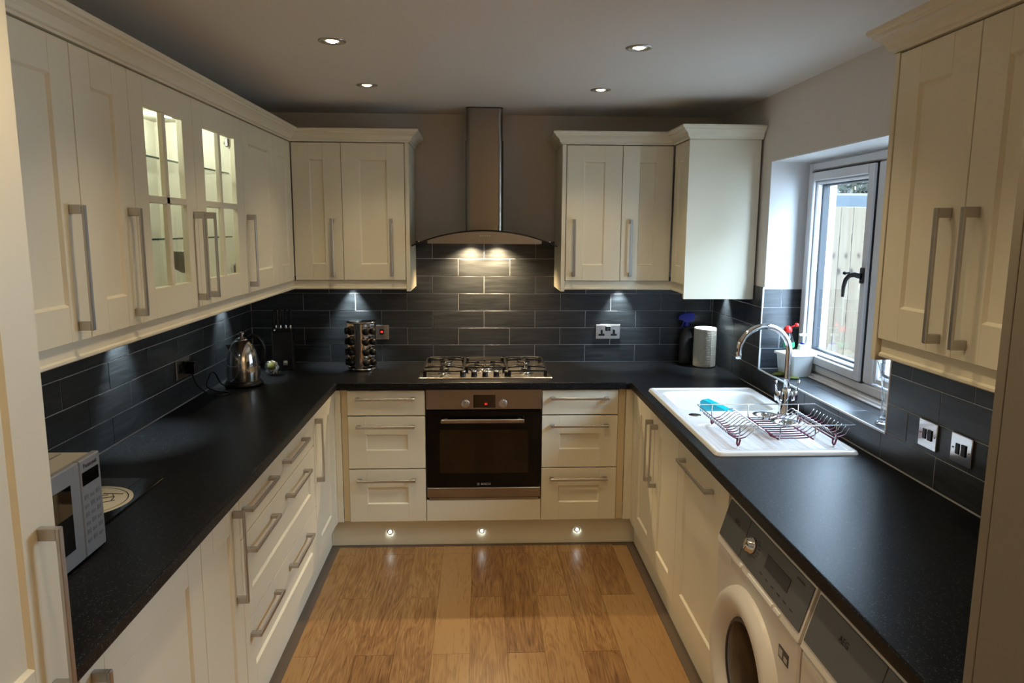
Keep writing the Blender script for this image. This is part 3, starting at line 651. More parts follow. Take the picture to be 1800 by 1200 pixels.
# ------------------------------------------------------------------ hob
HX0, HX1, HY0, HY1 = 1.013, 1.717, -.520, -.030
t = thing('gas_hob', 'five-burner stainless steel gas hob under the extractor', 'hob', (HX0, HY0, ZW))
hb = MB(); w_, d_ = HX1 - HX0, HY1 - HY0
A = [(0, 0), (w_, 0), (w_, d_), (0, d_)]; ins = lambda e: [(e, e), (w_ - e, e), (w_ - e, d_ - e), (e, d_ - e)]
rings = [[(x, y, 0.0005) for x, y in A], [(x, y, .007) for x, y in A], [(x, y, .010) for x, y in ins(.003)], [(x, y, .010) for x, y in ins(.008)], [(x, y, .0055) for x, y in ins(.028)]]
vs = sum(rings, []); F = [(k * 4 + i, k * 4 + (i + 1) % 4, k * 4 + 4 + (i + 1) % 4, k * 4 + 4 + i) for k in range(4) for i in range(4)] + [(16, 17, 18, 19), (3, 2, 1, 0)]
hb.add(vs, F).obj('hob_plate', 'steelh', t)
burn = [(.130, .365, .036), (.130, .135, .028), (.350, .275, .060), (.575, .365, .036), (.575, .135, .028)]
for (bx, by, br) in burn:
    o = MB().lathe([(br * 1.35, .0055), (br * 1.3, .008), (br * .9, .010), (br * .85, .018), (br, .020), (br, .027), (br * .5, .028), (0, .028)], (bx, by, 0), 28).obj('burner', 'steelp', t)
    MB().lathe([(br * .98, .027), (br * .98, .033), (br * .9, .036), (0, .037)], (bx, by, 0), 28).obj('burner_cap', 'iron', o)
    if br > .05: MB().lathe([(br * 1.75, .006), (br * 1.65, .016), (br * 1.5, .016), (br * 1.4, .006)], (bx, by, 0), 32).obj('burner_ring', 'steelp', o)
def support(x0, x1, y0, y1, cxs):
    m_ = MB(); z = .036; r_ = .0055; c = .022
    loop = [(x0 + c, y0, z), (x1 - c, y0, z), (x1, y0 + c, z), (x1, y1 - c, z), (x1 - c, y1, z), (x0 + c, y1, z), (x0, y1 - c, z), (x0, y0 + c, z)]
    m_.tube(loop, r_, 6, closed=True)
    for (x, y) in ((x0 + .01, y0 + .01), (x1 - .01, y0 + .01), (x1 - .01, y1 - .01), (x0 + .01, y1 - .01)): m_.box(x - .009, x + .009, y - .009, y + .009, .004, z + .003, .002)
    xm, ym = (x0 + x1) / 2, (y0 + y1) / 2
    for (bx, by, l) in cxs:
        for a in range(4):
            dx, dy = ((1, 0), (-1, 0), (0, 1), (0, -1))[a]
            e = {0: (x1, by), 1: (x0, by), 2: (bx, min(y1, by + .12)), 3: (bx, max(y0, by - .12))}[a]
            p0 = (bx + dx * l, by + dy * l)
            m_.tube([(p0[0], p0[1], z + .008), ((p0[0] + e[0]) / 2, (p0[1] + e[1]) / 2, z + .007), (e[0], e[1], z)], r_, 6)
            m_.box(p0[0] - .004, p0[0] + .004, p0[1] - .004, p0[1] + .004, z, z + .014, .001)
    return m_
support(.020, .235, .045, .462, [(.130, .365, .018), (.130, .135, .014)]).obj('pan_support', 'iron', t)
support(.470, .684, .045, .462, [(.575, .365, .018), (.575, .135, .014)]).obj('pan_support', 'iron', t)
m_ = support(.240, .465, .150, .452, [(.350, .275, .035)]); m_.obj('pan_support', 'iron', t)
for i in range(5):
    x_ = .232 + i * .0595
    o = MB().lathe([(.017, .0055), (.017, .008), (.0155, .010), (.0150, .028), (.0165, .030)], (x_, .062, 0), 20).obj('knob', 'black', t)
    MB().lathe([(.0165, .030), (.0165, .036), (.014, .038), (0, .038)], (x_, .062, 0), 20).box(x_ - .003, x_ + .003, .049, .075, .036, .043, .001).obj('knob_cap', 'steelp', o)

# ------------------------------------------------------------------ cooker hood: chimney, segment body, curved glass canopy
t = thing('cooker_hood', 'stainless chimney hood with a curved glass canopy above the hob', 'extractor hood', (1.362, 0, 1.62))
def rr_poly(hw, y0, y1, r, n=6):
    P = [(hw, y1)] + [(-hw, y1)][:0]
    P = [(hw, y1), (-hw, y1)]
    for k_ in range(n + 1): a = PI + PI / 2 * k_ / n; P.append((-hw + r + r * math.cos(a), y0 + r + r * math.sin(a)))
    for k_ in range(n + 1): a = 1.5 * PI + PI / 2 * k_ / n; P.append((hw - r + r * math.cos(a), y0 + r + r * math.sin(a)))
    return P
ch = MB().prism(rr_poly(.103, -.270, -.002, .028), .04, .545, 0, sm=False); ch.obj('lower_chimney', 'steel', t)
MB().prism(rr_poly(.0985, -.265, -.002, .026), .545, ZC - 1.62 - .001, 0).obj('upper_chimney', 'steel', t)
MB().prism(rr_poly(.1, -.267, -.002, .026), ZC - 1.62 - .006, ZC - 1.62 - .0005).obj('collar', 'blackm', t)
R_ = .95; half = .385
def arcz(x, top): return top - (R_ - math.sqrt(R_ * R_ - x * x))
n_ = 36; cn = MB(); top = .072
gv = []
def yfront(x): return -.47 + .06 * (x / half) ** 2
for i in range(n_ + 1):
    x = -half + 2 * half * i / n_; z = arcz(x, top) + (0 if True else 0)
    for (y, dz) in ((yfront(x), 0), (-.004, 0), (-.004, -.007), (yfront(x), -.007)): gv.append((x, y, z + dz))
F = []
for i in range(n_):
    for j in range(4): F.append((i * 4 + j, i * 4 + (j + 1) % 4, i * 4 + 4 + (j + 1) % 4, i * 4 + 4 + j))
F += [(0, 1, 2, 3), (n_ * 4, n_ * 4 + 1, n_ * 4 + 2, n_ * 4 + 3)]
cn.add(gv, F).obj('canopy', 'smoke', t)
# steel edge strip along the front of the canopy
cn = MB().tube([(-half + 2 * half * i / n_, yfront(-half + 2 * half * i / n_) - .001, arcz(-half + 2 * half * i / n_, top) - .0035) for i in range(n_ + 1)], .0042, 6); cn.obj('canopy_edge', 'black', t)
hb_ = .298; P = [(-hb_, .0)] + [(-hb_ + 2 * hb_ * i / 28, max(.002, arcz(-hb_ + 2 * hb_ * i / 28, top) - .0075)) for i in range(29)] + [(hb_, .0)]
body = MB().prism(P, -.455, -.004, axis='y').obj('hood_body', 'steelo', t)
for i in range(5): MB().lathe([(.004, 0), (.004, .003), (0, .003)], (-.024 + i * .012, -.455, .042), 12, axis='y').obj('button', 'nickel', body)
for x_ in (-.078, .078):
    o = MB().lathe([(.034, .0), (.034, -.003), (.028, -.003)], (x_, -.085, 0), 28).obj('lamp_bezel', 'steelp', t)
    MB().lathe([(0, -.002), (.028, -.002)], (x_, -.085, 0), 24).obj('lamp_lens', 'hot', o)
    lamp('hood_lamp', 'SPOT', (x_, -.058, -.006), P_HOOD, (1., .73, .40), t, .012, math.radians(140), .9)
for x_ in (-.345, .345): MB().lathe([(.006, 0), (.006, .004), (0, .005)], (x_, -.40, arcz(x_, top) + .0), 12).obj('canopy_fixing', 'chrome', t)

# ------------------------------------------------------------------ sink
def sdrr(u, v, u0, u1, v0, v1, r):
    px, py = abs(u - (u0 + u1) / 2) - (u1 - u0) / 2 + r, abs(v - (v0 + v1) / 2) - (v1 - v0) / 2 + r
    return math.hypot(max(px, 0), max(py, 0)) + min(max(px, py), 0) - r
def sst(a, b2, x): x = min(1, max(0, (x - a) / (b2 - a))); return x * x * (3 - 2 * x)
sw, sl = SX1 - SX0, SY1 - SY0
def sink_h(u, v):
    e = min(u, sw - u, v, sl - v); h_ = .001 + .013 * math.sqrt(max(0, 1 - (1 - min(1, e / .014)) ** 2)) - .005 * sst(.020, .032, e)
    d = sdrr(u, v, .055, .475, .622, .985, .07); h_ -= .165 * sst(0, .034, -d) + .004 * sst(-.015, .0, -d)
    d = sdrr(u, v, .235, .425, .430, .585, .05); h_ -= .095 * sst(0, .03, -d)
    d = sdrr(u, v, .045, .475, .045, .405, .04)
    if d < 0:
        h_ -= .003 * sst(0, .012, -d)
        if d < -.02: h_ -= .0012 * (1 + math.cos(2 * PI * u / .034)) * sst(.02, .03, -d)
    return h_
nu, nv = 96, 190; vs = []; F = []
for j in range(nv + 1):
    for i in range(nu + 1):
        a = i / nu; c = j / nv; u = sw * a; v_ = sl * c
        # rounded outer corners
        vs.append((u, v_, sink_h(u, v_)))
rc = .028
for k_, (u, v_, h_) in enumerate(vs):
    du = min(u, sw - u); dv = min(v_, sl - v_)
    if du < rc and dv < rc:
        dd = math.hypot(rc - du, rc - dv); f_ = max(rc - du, rc - dv) / dd if dd > 1e-6 else 1
        nu_, nv_ = rc - (rc - du) * f_, rc - (rc - dv) * f_
        e = rc - math.hypot(rc - nu_, rc - nv_); h2 = .001 + .013 * math.sqrt(max(0, 1 - (1 - min(1, e / .014)) ** 2)) - .005 * sst(.020, .032, e)
        vs[k_] = (nu_ if u < sw / 2 else sw - nu_, nv_ if v_ < sl / 2 else sl - nv_, h2)
for j in range(nv):
    for i in range(nu): k_ = j * (nu + 1) + i; F.append((k_, k_ + 1, k_ + nu + 2, k_ + nu + 1))
t = thing('sink', 'white ceramic one-and-a-half bowl sink with ribbed drainer', 'sink', (SX0, SY0, ZW))
MB().add(vs, F, 0, True).obj('basin', 'ceramic', t)
MB().lathe([(.0, .0105), (.022, .0105), (.026, .0095), (.0275, .007)], (.085, .545, 0), 28).obj('waste_control', 'steel', t)
MB().lathe([(.0, -.150), (.03, -.150), (.042, -.1535)], (.265, .80, 0), 28).obj('drain', 'steelp', t)
MB().lathe([(.0, -.084), (.03, -.084), (.040, -.0855)], (.33, .508, 0), 28).obj('drain', 'steelp', t)

# mixer tap
tx, ty = 2.640, -1.312
t = thing('mixer_tap', 'tall chrome swan-neck mixer tap with two lever handles', 'tap', (tx, ty, ZW + .009))
MB().lathe([(0, 0), (.031, 0), (.031, .004), (.027, .008), (.0245, .012), (.0235, .085), (.020, .100), (.016, .112), (0, .112)], n=28).tube([(0, 0, .055), (.0, .0, .056)], .01, 6).obj('tap_body', 'chrome', t)
a_ = [(0, 0, .10), (0, 0, .16), (0, 0, .22), (0, 0, .27)]
rad_ = .1105
for k_ in range(1, 19):
    an = PI * k_ / 18 * 1.0; a_.append((-rad_ + rad_ * math.cos(an), -.012 * (1 - math.cos(an)) / 2, .27 + rad_ * math.sin(an)))
a_ += [(-2 * rad_ + .002, -.012, .262), (-2 * rad_ + .0025, -.012, .245)]
MB().tube(a_, .0125, 14).obj('spout', 'chrome', t)
for sx_, dy_ in ((-1, .0), (1, .0)):
    MB().tube([(0, 0, .045), (sx_ * .022, dy_, .055), (sx_ * .036, dy_, .072)], .010, 10).lathe([(0, .06), (.012, .062), (.0135, .066), (.0135, .098), (.011, .102), (0, .102)], (sx_ * .036, dy_, 0), 18).tube([(sx_ * .040, 0, .090), (sx_ * .047, -.004, .13), (sx_ * .050, -.006, .150)], .0045, 8, rad=[.0055, .0045, .0055]).obj('lever_handle', 'chrome', t)

# teal cloth/board leaning in the bowl
o = MB().prism([(0, .004), (.014, .014), (.10, .000), (.185, -.016), (.185, -.10), (.02, -.10), (0, -.07)], -.022, .022, axis='y').obj('plastic_board', 'teal', None, label='teal plastic board lying tilted in the sink bowl', category='board', loc=(2.372, -1.030, ZW), rotz=math.radians(-58))
bvm = o.modifiers.new('b', 'BEVEL'); bvm.width = .004; bvm.segments = 2

# ------------------------------------------------------------------ dish rack
RX0, RX1, RY0, RY1, RZ = 2.215, 2.702, -1.775, -1.452, 1.000
t = thing('dish_rack', 'wire dish rack with maroon coated base wires on the drainer', 'dish rack', (2.458, -1.613, ZW + .008))
def rl_(x, y, z): return (x - 2.458, y + 1.613, z - ZW - .008)
MB().tube([rl_(*p) for p in ((RX0, RY0, RZ), (RX1, RY0, RZ), (RX1, RY1, RZ), (RX0, RY1, RZ))], .0024, 6, closed=True).obj('rim', 'wire', t)
zl = .945
up = []
for x in (2.275, 2.425, 2.555, 2.632):
    m_ = MB(); m_.tube([rl_(x, RY0, RZ), rl_(x, RY0 + .002, zl + .012), rl_(x, RY0 + .012, zl)], .002, 6).obj('upright', 'wire', t); m_ = MB(); m_.tube([rl_(x, RY1, RZ), rl_(x, RY1 - .002, zl + .012), rl_(x, RY1 - .012, zl)], .002, 6).obj('upright', 'wire', t)
for x in (2.275, 2.425, 2.555, 2.632):
    m_ = MB(); m_.tube([rl_(x, RY0 + .012, zl), rl_(x, RY1 - .012, zl)], .0032, 6)
    m_.obj('base_rail', 'maroon', t, label='maroon coated rail')
for (x, y) in ((2.275, RY0 + .012), (2.632, RY0 + .012), (2.275, RY1 - .012), (2.632, RY1 - .012)):
    MB().tube([rl_(x, y + .010, zl + .004), rl_(x - .002, y + .004, ZW + .016), rl_(x, y, ZW + .0115), rl_(x + .002, y - .004, ZW + .016), rl_(x + .004, y - .010, zl + .004)], .0034, 8).obj('foot', 'maroon', t)
nw = 11
for k_ in range(nw):
    y = RY0 + .018 + (RY1 - RY0 - .036) * k_ / (nw - 1)
    pts = []
    for (x, z) in ((2.222, .990), (2.238, .968), (2.262, .952), (2.285, .948), (2.305, .954), (2.325, .970), (2.340, .984), (2.356, .987), (2.372, .978), (2.395, .958), (2.420, .949), (2.455, .948), (2.500, .948), (2.535, .950), (2.558, .958), (2.578, .974), (2.594, .986), (2.606, .985), (2.618, .972), (2.632, .958), (2.650, .950), (2.675, .960), (2.690, .985)):
        pts.append((x, z))
    seg = []; cur = None; m_ = MB()
    for i in range(len(pts) - 1):
        lo = (pts[i][1] + pts[i + 1][1]) / 2 < .962
        if cur is None or cur[0] != lo: cur = [lo, [pts[i]]]; seg.append(cur)
        cur[1].append(pts[i + 1])
    for lo, ps in seg: m_.tube([rl_(p[0], y, p[1]) for p in ps], .0026 if lo else .0018, 6, mi=1 if lo else 0)
    m_.obj('wire', ['wire', 'maroon'], t)
def strainer(x, y, z, r_, label):
    t = thing('sink_strainer', label, 'strainer', (x, y, z), 0, 'chrome sink strainers in the dish rack')
    MB().lathe([(.0, -.010), (r_ * .30, -.010), (r_ * .52, -.006), (r_ * .66, .004), (r_, .007), (r_ + .001, .009), (r_ * .66, .006), (r_ * .5, -.004), (r_ * .28, -.008), (0, -.008)], n=32).obj('dish', 'steelp', t)
    MB().lathe([(.004, -.008), (.004, .008), (.008, .010), (.008, .014), (0, .015)], n=16).obj('knob', 'steelp', t)
strainer(2.470, -1.515, .966, .047, 'chrome sink strainer in the dish rack, nearer the tap')
strainer(2.505, -1.625, .966, .052, 'chrome sink strainer in the dish rack, farther from the tap')

# ------------------------------------------------------------------ small things
# paper towel roll
t = thing('paper_towel_roll', 'standing roll of white kitchen paper in the corner by the sink', 'kitchen roll', (2.642, -.165, ZW))
m_ = MB(); prof = []
for k_ in range(33): prof.append((.0625 + (.0012 if k_ % 2 else 0), .004 + .222 * k_ / 32))
m_.lathe([(.022, .004), (.060, .003)] + prof + [(.060, .228), (.022, .228), (.022, .004)], n=40).obj('roll', 'paper', t)
m_ = MB()
for k_ in range(8):
    pass
pts = [(math.cos(a) * .0645 + (.0 if a > -1 else 0), math.sin(a) * .0645) for a in [math.radians(x) for x in range(-75, 26, 10)]]
pts.append((pts[-1][0] + .003, pts[-1][1] + .012))
pp_ = [(x * 1.012, y * 1.012) for x, y in pts][::-1]
m_.prism(pts + pp_, .006, .216).obj('loose_sheet', 'paper', t)
# trigger spray behind the roll
t = thing('spray_bottle', 'dark spray bottle with a blue trigger behind the paper towel', 'spray bottle', (2.562, -.062, ZW))
MB().lathe([(0, 0), (.034, 0), (.036, .006), (.036, .15), (.026, .185), (.014, .205), (.014, .225), (0, .225)], n=24, sx=1.1, sy=.75).obj('bottle_body', 'dgrey', t)
MB().cyl((0, 0, .225), .017, .022, 20).prism([(-.052, .262), (-.048, .285), (-.02, .300), (.030, .302), (.042, .290), (.040, .262), (.012, .247), (-.012, .247), (-.030, .258)], -.014, .014, axis='y').prism([(-.020, .258), (-.012, .258), (-.026, .215), (-.040, .205), (-.036, .215), (-.026, .232)], -.006, .006, axis='y').obj('trigger_head', 'blue', t, label='blue trigger head')
# knife block
t = thing('knife_block', 'tall black knife block with five knives in the corner', 'knife block', (.238, -.215, ZW), math.radians(8))
MB().box(-.052, .052, -.050, .055, 0, .222, .003).obj('block', 'black', t)
MB().box(-.0535, -.052, -.051, -.049, .002, .220).box(.052, .0535, -.051, -.049, .002, .220).obj('edge_strip', 'steelp', t)
MB().box(.000, .024, -.0512, -.0495, .030, .056, .0005).obj('badge', 'steelp', t)
for i in range(5):
    x_ = -.068 + i * .0275 + (.004 if i else 0); y_ = -.030 if i == 0 else -.012 + .004 * (i % 2)
    k = thing('kitchen_knife', ('lower black knife at the kettle end of the knife block', 'second black knife from the kettle side of the block', 'middle black knife in the block', 'fourth black knife, next to the outermost one', 'black knife at the spice-rack end of the block')[i], 'knife', (.238 + x_, -.215 + y_, ZW + .222), math.radians(8), 'knives in the block')
    zb = -.02 if i == 0 else 0
    if i == 0: k.location.x = .238 - .040
    MB().lathe([(0, .004 + zb), (.007, .004 + zb), (.0075, .012 + zb), (.0062, .022 + zb), (.0058, .030 + zb)], n=14).obj('bolster', 'steelp', k)
    MB().lathe([(.0062, .030 + zb), (.0088, .045 + zb), (.0078, .075 + zb), (.0095, .105 + zb), (.008, .118 + zb), (0, .120 + zb)], n=14, sy=1.3).obj('handle', 'black', k)
    MB().box(-.0008, .0008, -.012, .012, -.10, .006 + zb).obj('blade', 'steelp', k)
# spice rack
t = thing('spice_rack', 'revolving chrome spice rack loaded with small jars', 'spice rack', (.676, -.225, ZW))
MB().lathe([(0, 0), (.076, 0), (.080, .003), (.080, .014), (.074, .018), (.0, .018)], n=40).obj('rack_base', 'steelp', t)
MB().lathe([(0, .262), (.074, .262), (.084, .268), (.085, .272), (.070, .277), (.0, .282)], n=40).obj('rack_top', 'steelp', t)
m_ = MB()
for a in range(4):
    th = math.radians(45 + 90 * a + 38); pts = []
    for k_ in range(7): b2 = th + math.radians(-15 + 30 * k_ / 6); pts.append((.079 * math.cos(b2), .079 * math.sin(b2)))
    for k_ in range(7): b2 = th + math.radians(15 - 30 * k_ / 6); pts.append((.044 * math.cos(b2), .044 * math.sin(b2)))
    m_.prism(pts, .018, .263)
m_.cyl((0, 0, .018), .045, .245, 32).obj('upright_panel', 'steelp', t)
fills = ['amber', 'tan', 'olive', 'red']
for a in range(4):
    th = math.radians(45 + 90 * a - 7)
    for k_ in range(4):
        z = .047 + k_ * .058
        for s_ in (-1, 1):
            t2_ = th + math.radians(15.5) * s_
            c, s2 = math.cos(t2_), math.sin(t2_)
            if s2 > .2: continue
            j = thing('spice_jar', f'black-capped spice jar in the rack, {("bottom", "second lowest", "second highest", "top")[k_]} row, {"kettle" if a == 2 else "hob"} side, {"front" if (s_ > 0) == (a == 2) else "rear"} column', 'jar', (.676, -.225, ZW + z), t2_, 'spice jars in the revolving rack')
            MB().lathe([(0, .046), (.015, .048), (.0170, .052), (.0170, .068), (.0160, .071)], n=16, axis='x').obj('jar_body', 'glass', j)
            MB().lathe([(0, .050), (.0155, .050), (.0155, .066), (0, .066)], n=16, axis='x').obj('contents', fills[(a + k_ + (s_ > 0)) % 3], j)
            MB().lathe([(.0160, .069), (.0180, .071), (.0185, .090), (.0165, .095), (0, .096)], n=18, axis='x').obj('cap', 'black', j)
# kettle
kx, ky = .148, -.64
t = thing('kettle', 'polished steel dome kettle with a black base and handle', 'kettle', (kx, ky, ZW))
bs = MB().lathe([(0, 0), (.086, 0), (.094, .006), (.094, .014), (.086, .024), (.080, .030), (0, .030)], n=40).obj('power_base', 'black', t)
prof = [(.078, .030), (.080, .050), (.0805, .085), (.079, .115), (.074, .150), (.066, .180), (.055, .205), (.042, .223), (.030, .232)]
MB().lathe(prof + [(0, .235)], n=48).obj('kettle_body', 'steelp', t)
MB().lathe([(.030, .231), (.031, .235), (.020, .242), (.008, .246), (.006, .252), (.011, .258), (.013, .264), (.010, .270), (0, .272)], n=28).obj('lid', 'steelp', t)
m_ = MB().tube([(.018, .018, .236), (.034, .032, .248), (.054, .048, .240), (.072, .062, .212), (.080, .068, .172), (.078, .066, .130), (.070, .058, .090)], .010, 12, rad=[.007, .010, .011, .012, .011, .010, .008]); m_.obj('handle', 'black', t)
m_ = MB().prism([(-.062, .168), (-.080, .202), (-.075, .206), (-.040, .208)], -.014, .014, axis='y'); m_.obj('spout', 'steelp', t)
t.rotation_euler = (0, 0, math.radians(-10))
# socket on the long wall with plug and kettle cord
def socket_face(t, w_, h_, m1='steelh'):
    MB().box(-w_ / 2, w_ / 2, -.007, 0, -h_ / 2, h_ / 2, .002).obj('face_plate', m1, t)
def outlet(t, x, z=0):
    m_ = MB().box(x - .0045, x + .0045, -.0085, -.0068, z + .006, z + .018).box(x - .016, x - .008, -.0085, -.0068, z - .012, z - .006).box(x + .008, x + .016, -.0085, -.0068, z - .012, z - .006).box(x - .018, x + .018, -.0078, -.0068, z - .016, z - .003, .0005).box(x - .007, x + .007, -.0078, -.0068, z - .003, z + .022, .0005)
    m_.obj('pin_slots', 'black', t)
t = thing('wall_socket', 'double power socket on the long wall with the kettle plug in it', 'socket', (0, -1.020, 1.073), R90)
socket_face(t, .147, .087, 'steelo'); outlet(t, -.038); outlet(t, .038, 0)
MB().box(-.008, .008, -.010, -.006, .018, .034, .001).obj('rocker_switch', 'black', t)
t = thing('power_plug', 'black three-pin plug and cord running to the kettle', 'plug', (.0078, -.982, 1.070), R90)
MB().prism([(-.024, -.026), (.024, -.026), (.024, .010), (.012, .026), (-.012, .026), (-.024, .010)], -.040, -.0005, axis='y').obj('plug_body', 'black', t)
def wl_(x, y, z): return (y + .982, -(x - .0078), z - 1.070)
cpts = [(.030, -.982, 1.046), (.032, -.978, 1.020), (.040, -.965, .985), (.055, -.940, .955), (.075, -.915, .930), (.105, -.895, .917), (.135, -.870, .9165), (.140, -.835, .9165), (.115, -.815, .9165), (.080, -.820, .920), (.045, -.825, .935), (.025, -.810, .950), (.020, -.770, .975), (.024, -.735, .998), (.034, -.712, .985), (.048, -.702, .945), (.062, -.690, .924), (.075, -.680, .920)]
sp2 = []
for i in range(len(cpts) - 1):
    p0, p1, p2, p3 = [Vector(cpts[max(0, min(len(cpts) - 1, i + d2))]) for d2 in (-1, 0, 1, 2)]
    for s_ in (0, .25, .5, .75): sp2.append(.5 * ((2 * p1) + (-p0 + p2) * s_ + (2 * p0 - 5 * p1 + 4 * p2 - p3) * s_ ** 2 + (-p0 + 3 * p1 - 3 * p2 + p3) * s_ ** 3))
MB().tube([wl_(*p) for p in sp2], .0034, 8).obj('cord', 'black', t)
t = thing('wall_socket', 'steel double socket on the end wall with black switches', 'socket', (2.102, 0, 1.092))
socket_face(t, .147, .087); outlet(t, -.038, -.008); outlet(t, .036, -.008)
MB().box(-.017, -.002, -.0105, -.0065, .006, .034, .001).box(.000, .015, -.0105, -.0065, .006, .034, .001).obj('rocker_switch', 'black', t)
for x_ in (-.062, .062): MB().lathe([(.003, 0), (.003, .0015), (0, .0015)], (x_, -.007, -.004), 10, axis='y').obj('screw', 'steelp', t)
t = thing('cooker_switch', 'small wall switch with a lit red rocker beside the spice rack', 'switch', (.757, 0, 1.090))
socket_face(t, .087, .087); MB().box(-.012, .012, -.0105, -.0065, -.014, .018, .001).obj('rocker_switch', 'black', t); MB().box(-.006, .007, -.0112, -.0100, -.002, .008, .001).obj('indicator', 'ledr', t)
def spur(y, label):
    t = thing('fused_switch', label, 'switch', (W, y, 1.075), -R90, 'fused switches below the window-side cabinet')
    MB().box(-.046, .046, -.008, 0, -.0435, .0435, .002).obj('face_plate', 'steelp', t)
    MB().box(-.022, -.006, -.0105, -.0065, -.016, .016, .001).obj('fuse_holder', 'black', t)
    MB().box(.004, .024, -.0115, -.0065, -.016, .018, .001).obj('rocker_switch', 'black', t)
    for x_ in (-.034, .036): MB().lathe([(.0026, 0), (.0026, .0015), (0, .0015)], (x_, -.008, 0), 10, axis='y').obj('screw', 'nickel', t)
spur(-2.155, 'steel fused switch plate nearest the window'); spur(-2.314, 'steel fused switch plate nearest the tall housing')
# packet beside the kettle
t = thing('tea_packet', 'crumpled foil packet between the kettle and the knife block', 'packet', (.232, -.40, ZW))
m_ = MB(); rnd = random.Random(3); vs = []
nu_, nv_ = 12, 7
for j in range(nv_):
    ph = -PI / 2 + PI * j / (nv_ - 1)
    for i in range(nu_):
        th = 2 * PI * i / nu_; r_ = 1 + rnd.uniform(-.18, .18); vs.append((.036 * r_ * math.cos(ph) * math.cos(th), .03 * r_ * math.cos(ph) * math.sin(th), max(0, .034 + .034 * math.sin(ph) * r_)))
F = [(j * nu_ + i, j * nu_ + (i + 1) % nu_, (j + 1) * nu_ + (i + 1) % nu_, (j + 1) * nu_ + i) for j in range(nv_ - 1) for i in range(nu_)]
m_.add([(x - .012, y, z + .012) for x, y, z in vs], F, 0).obj('pouch', 'foil', t)
m_ = MB(); gv = []
for i in range(9):
    for j in range(5): gv.append((.05 * i / 8 - .01, -.03 + .05 * j / 4, .006 + .012 * math.sin(i * 1.9 + j * 1.3) ** 2 + .014 * (i / 8)))
F = [(i * 5 + j, i * 5 + j + 1, i * 5 + j + 6, i * 5 + j + 5) for i in range(8) for j in range(4)]
m_.add(gv, F).obj('torn_flap', 'foil', t)
MB().lathe([(0, .030), (.022, .038), (.026, .056), (.018, .072), (0, .078)], (-.008, -.012, 0), 14).obj('print_patch', 'olive', t, label='green printed patch')

# microwave
t = thing('microwave', 'silver-white microwave oven on the worktop beside the larder', 'microwave', (.400, -3.005, ZW), R90)
mw, mh, md = .487, .236, .33
MB().box(.002, mw - .002, .016, md, .010, .010 + mh - .004, .004).obj('casing', 'mwcase', t)
for (x_, y_) in ((.03, .04), (mw - .03, .04), (.03, md - .04), (mw - .03, md - .04)): MB().cyl((x_, y_, 0), .014, .011, 14).obj('foot', 'black', t)
d = MB().box(0, .393, 0, .018, .008, .010 + mh, .003).obj('door', 'silver', t); MB().box(.045, .352, -.0012, .001, .050, .205, .0006).obj('door_window', 'bglass', d)
c = MB().box(.395, mw, 0, .018, .008, .010 + mh, .003).obj('control_panel', 'silver', t)
MB().box(.403, mw - .012, -.0012, .001, .182, .215, .0005).obj('display', 'bglass', c)
text('Panasonic', .0155, c, ((.395 + mw) / 2, -.0006, .228), (PI / 2, 0, 0), 'ink', 'brand_lettering')
for r_ in range(6):
    for k_ in range(3): MB().box(.406 + k_ * .026, .406 + k_ * .026 + .017, -.0008, .001, .040 + r_ * .0215, .040 + r_ * .0215 + .008 + .003 * ((r_ + k_) % 2), .0003).obj('button', 'dsilver', c)
m_ = MB()
for k_ in range(3): m_.box(.02, mw - .02, .08 + k_ * .08, .083 + k_ * .08, .2425, .2438)
m_.obj('top_rib', 'nickel', t)
# glass chopping board with printed disc
t = thing('worktop_saver', 'black glass worktop saver with a pale round printed emblem', 'board', (.185, -2.275, ZW))
MB().box(-.150, .152, -.195, .240, .0005, .0055, .002).obj('glass_slab', 'bglass', t)
MB().lathe([(0, .0061), (.128, .0061), (.128, .0056)], (.012, .035, 0), 48).obj('emblem', 'label', t, label='pale round print')
MB().lathe([(.113, .0062), (.1145, .0066), (.116, .0062)], (.012, .035, 0), 48).obj('emblem_ring', 'ink', t)
m_ = MB()
for (x0, y0, x1, y1) in ((-.04, .02, .02, .045), (-.03, .0, .045, .03), (.0, -.03, .06, .0), (.03, .05, .05, .0), (-.05, -.02, -.01, .01), (.0, .055, .06, .05)):
    m_.tube([(.035 + x0, .045 + y0, .0064), (.035 + (x0 + x1) / 2 + .006, .045 + (y0 + y1) / 2, .0064), (.035 + x1, .045 + y1, .0064)], .0015, 5)
m_.obj('script_strokes', 'ink', t)

# window-sill caddy with bottles
t = thing('sink_caddy', 'square white plastic tub of washing-up things on the sill', 'tub', (2.838, -.935, 1.0125), math.radians(12))
def rsq(h_, r, n=5):
    P = []
    for q in range(4):
        cx_, cy_ = ((h_ - r), (h_ - r)) if q == 0 else ((-(h_ - r), (h_ - r)) if q == 1 else ((-(h_ - r), -(h_ - r)) if q == 2 else ((h_ - r), -(h_ - r))))
        for k_ in range(n + 1): a = PI / 2 * q + PI / 2 * k_ / n; P.append((cx_ + r * math.cos(a), cy_ + r * math.sin(a)))
    return P
def loft(levels, mb, mi=0, capb=True, capt=False):
    n = len(levels[0][0]); vs = []
    for P, z in levels: vs += [(x, y, z) for x, y in P]
    F = [(k_ * n + i, k_ * n + (i + 1) % n, (k_ + 1) * n + (i + 1) % n, (k_ + 1) * n + i) for k_ in range(len(levels) - 1) for i in range(n)]
    if capb: F.append(tuple(range(n)))
    if capt: F.append(tuple(range((len(levels) - 1) * n, len(levels) * n)))
    return mb.add(vs, F, mi, True)
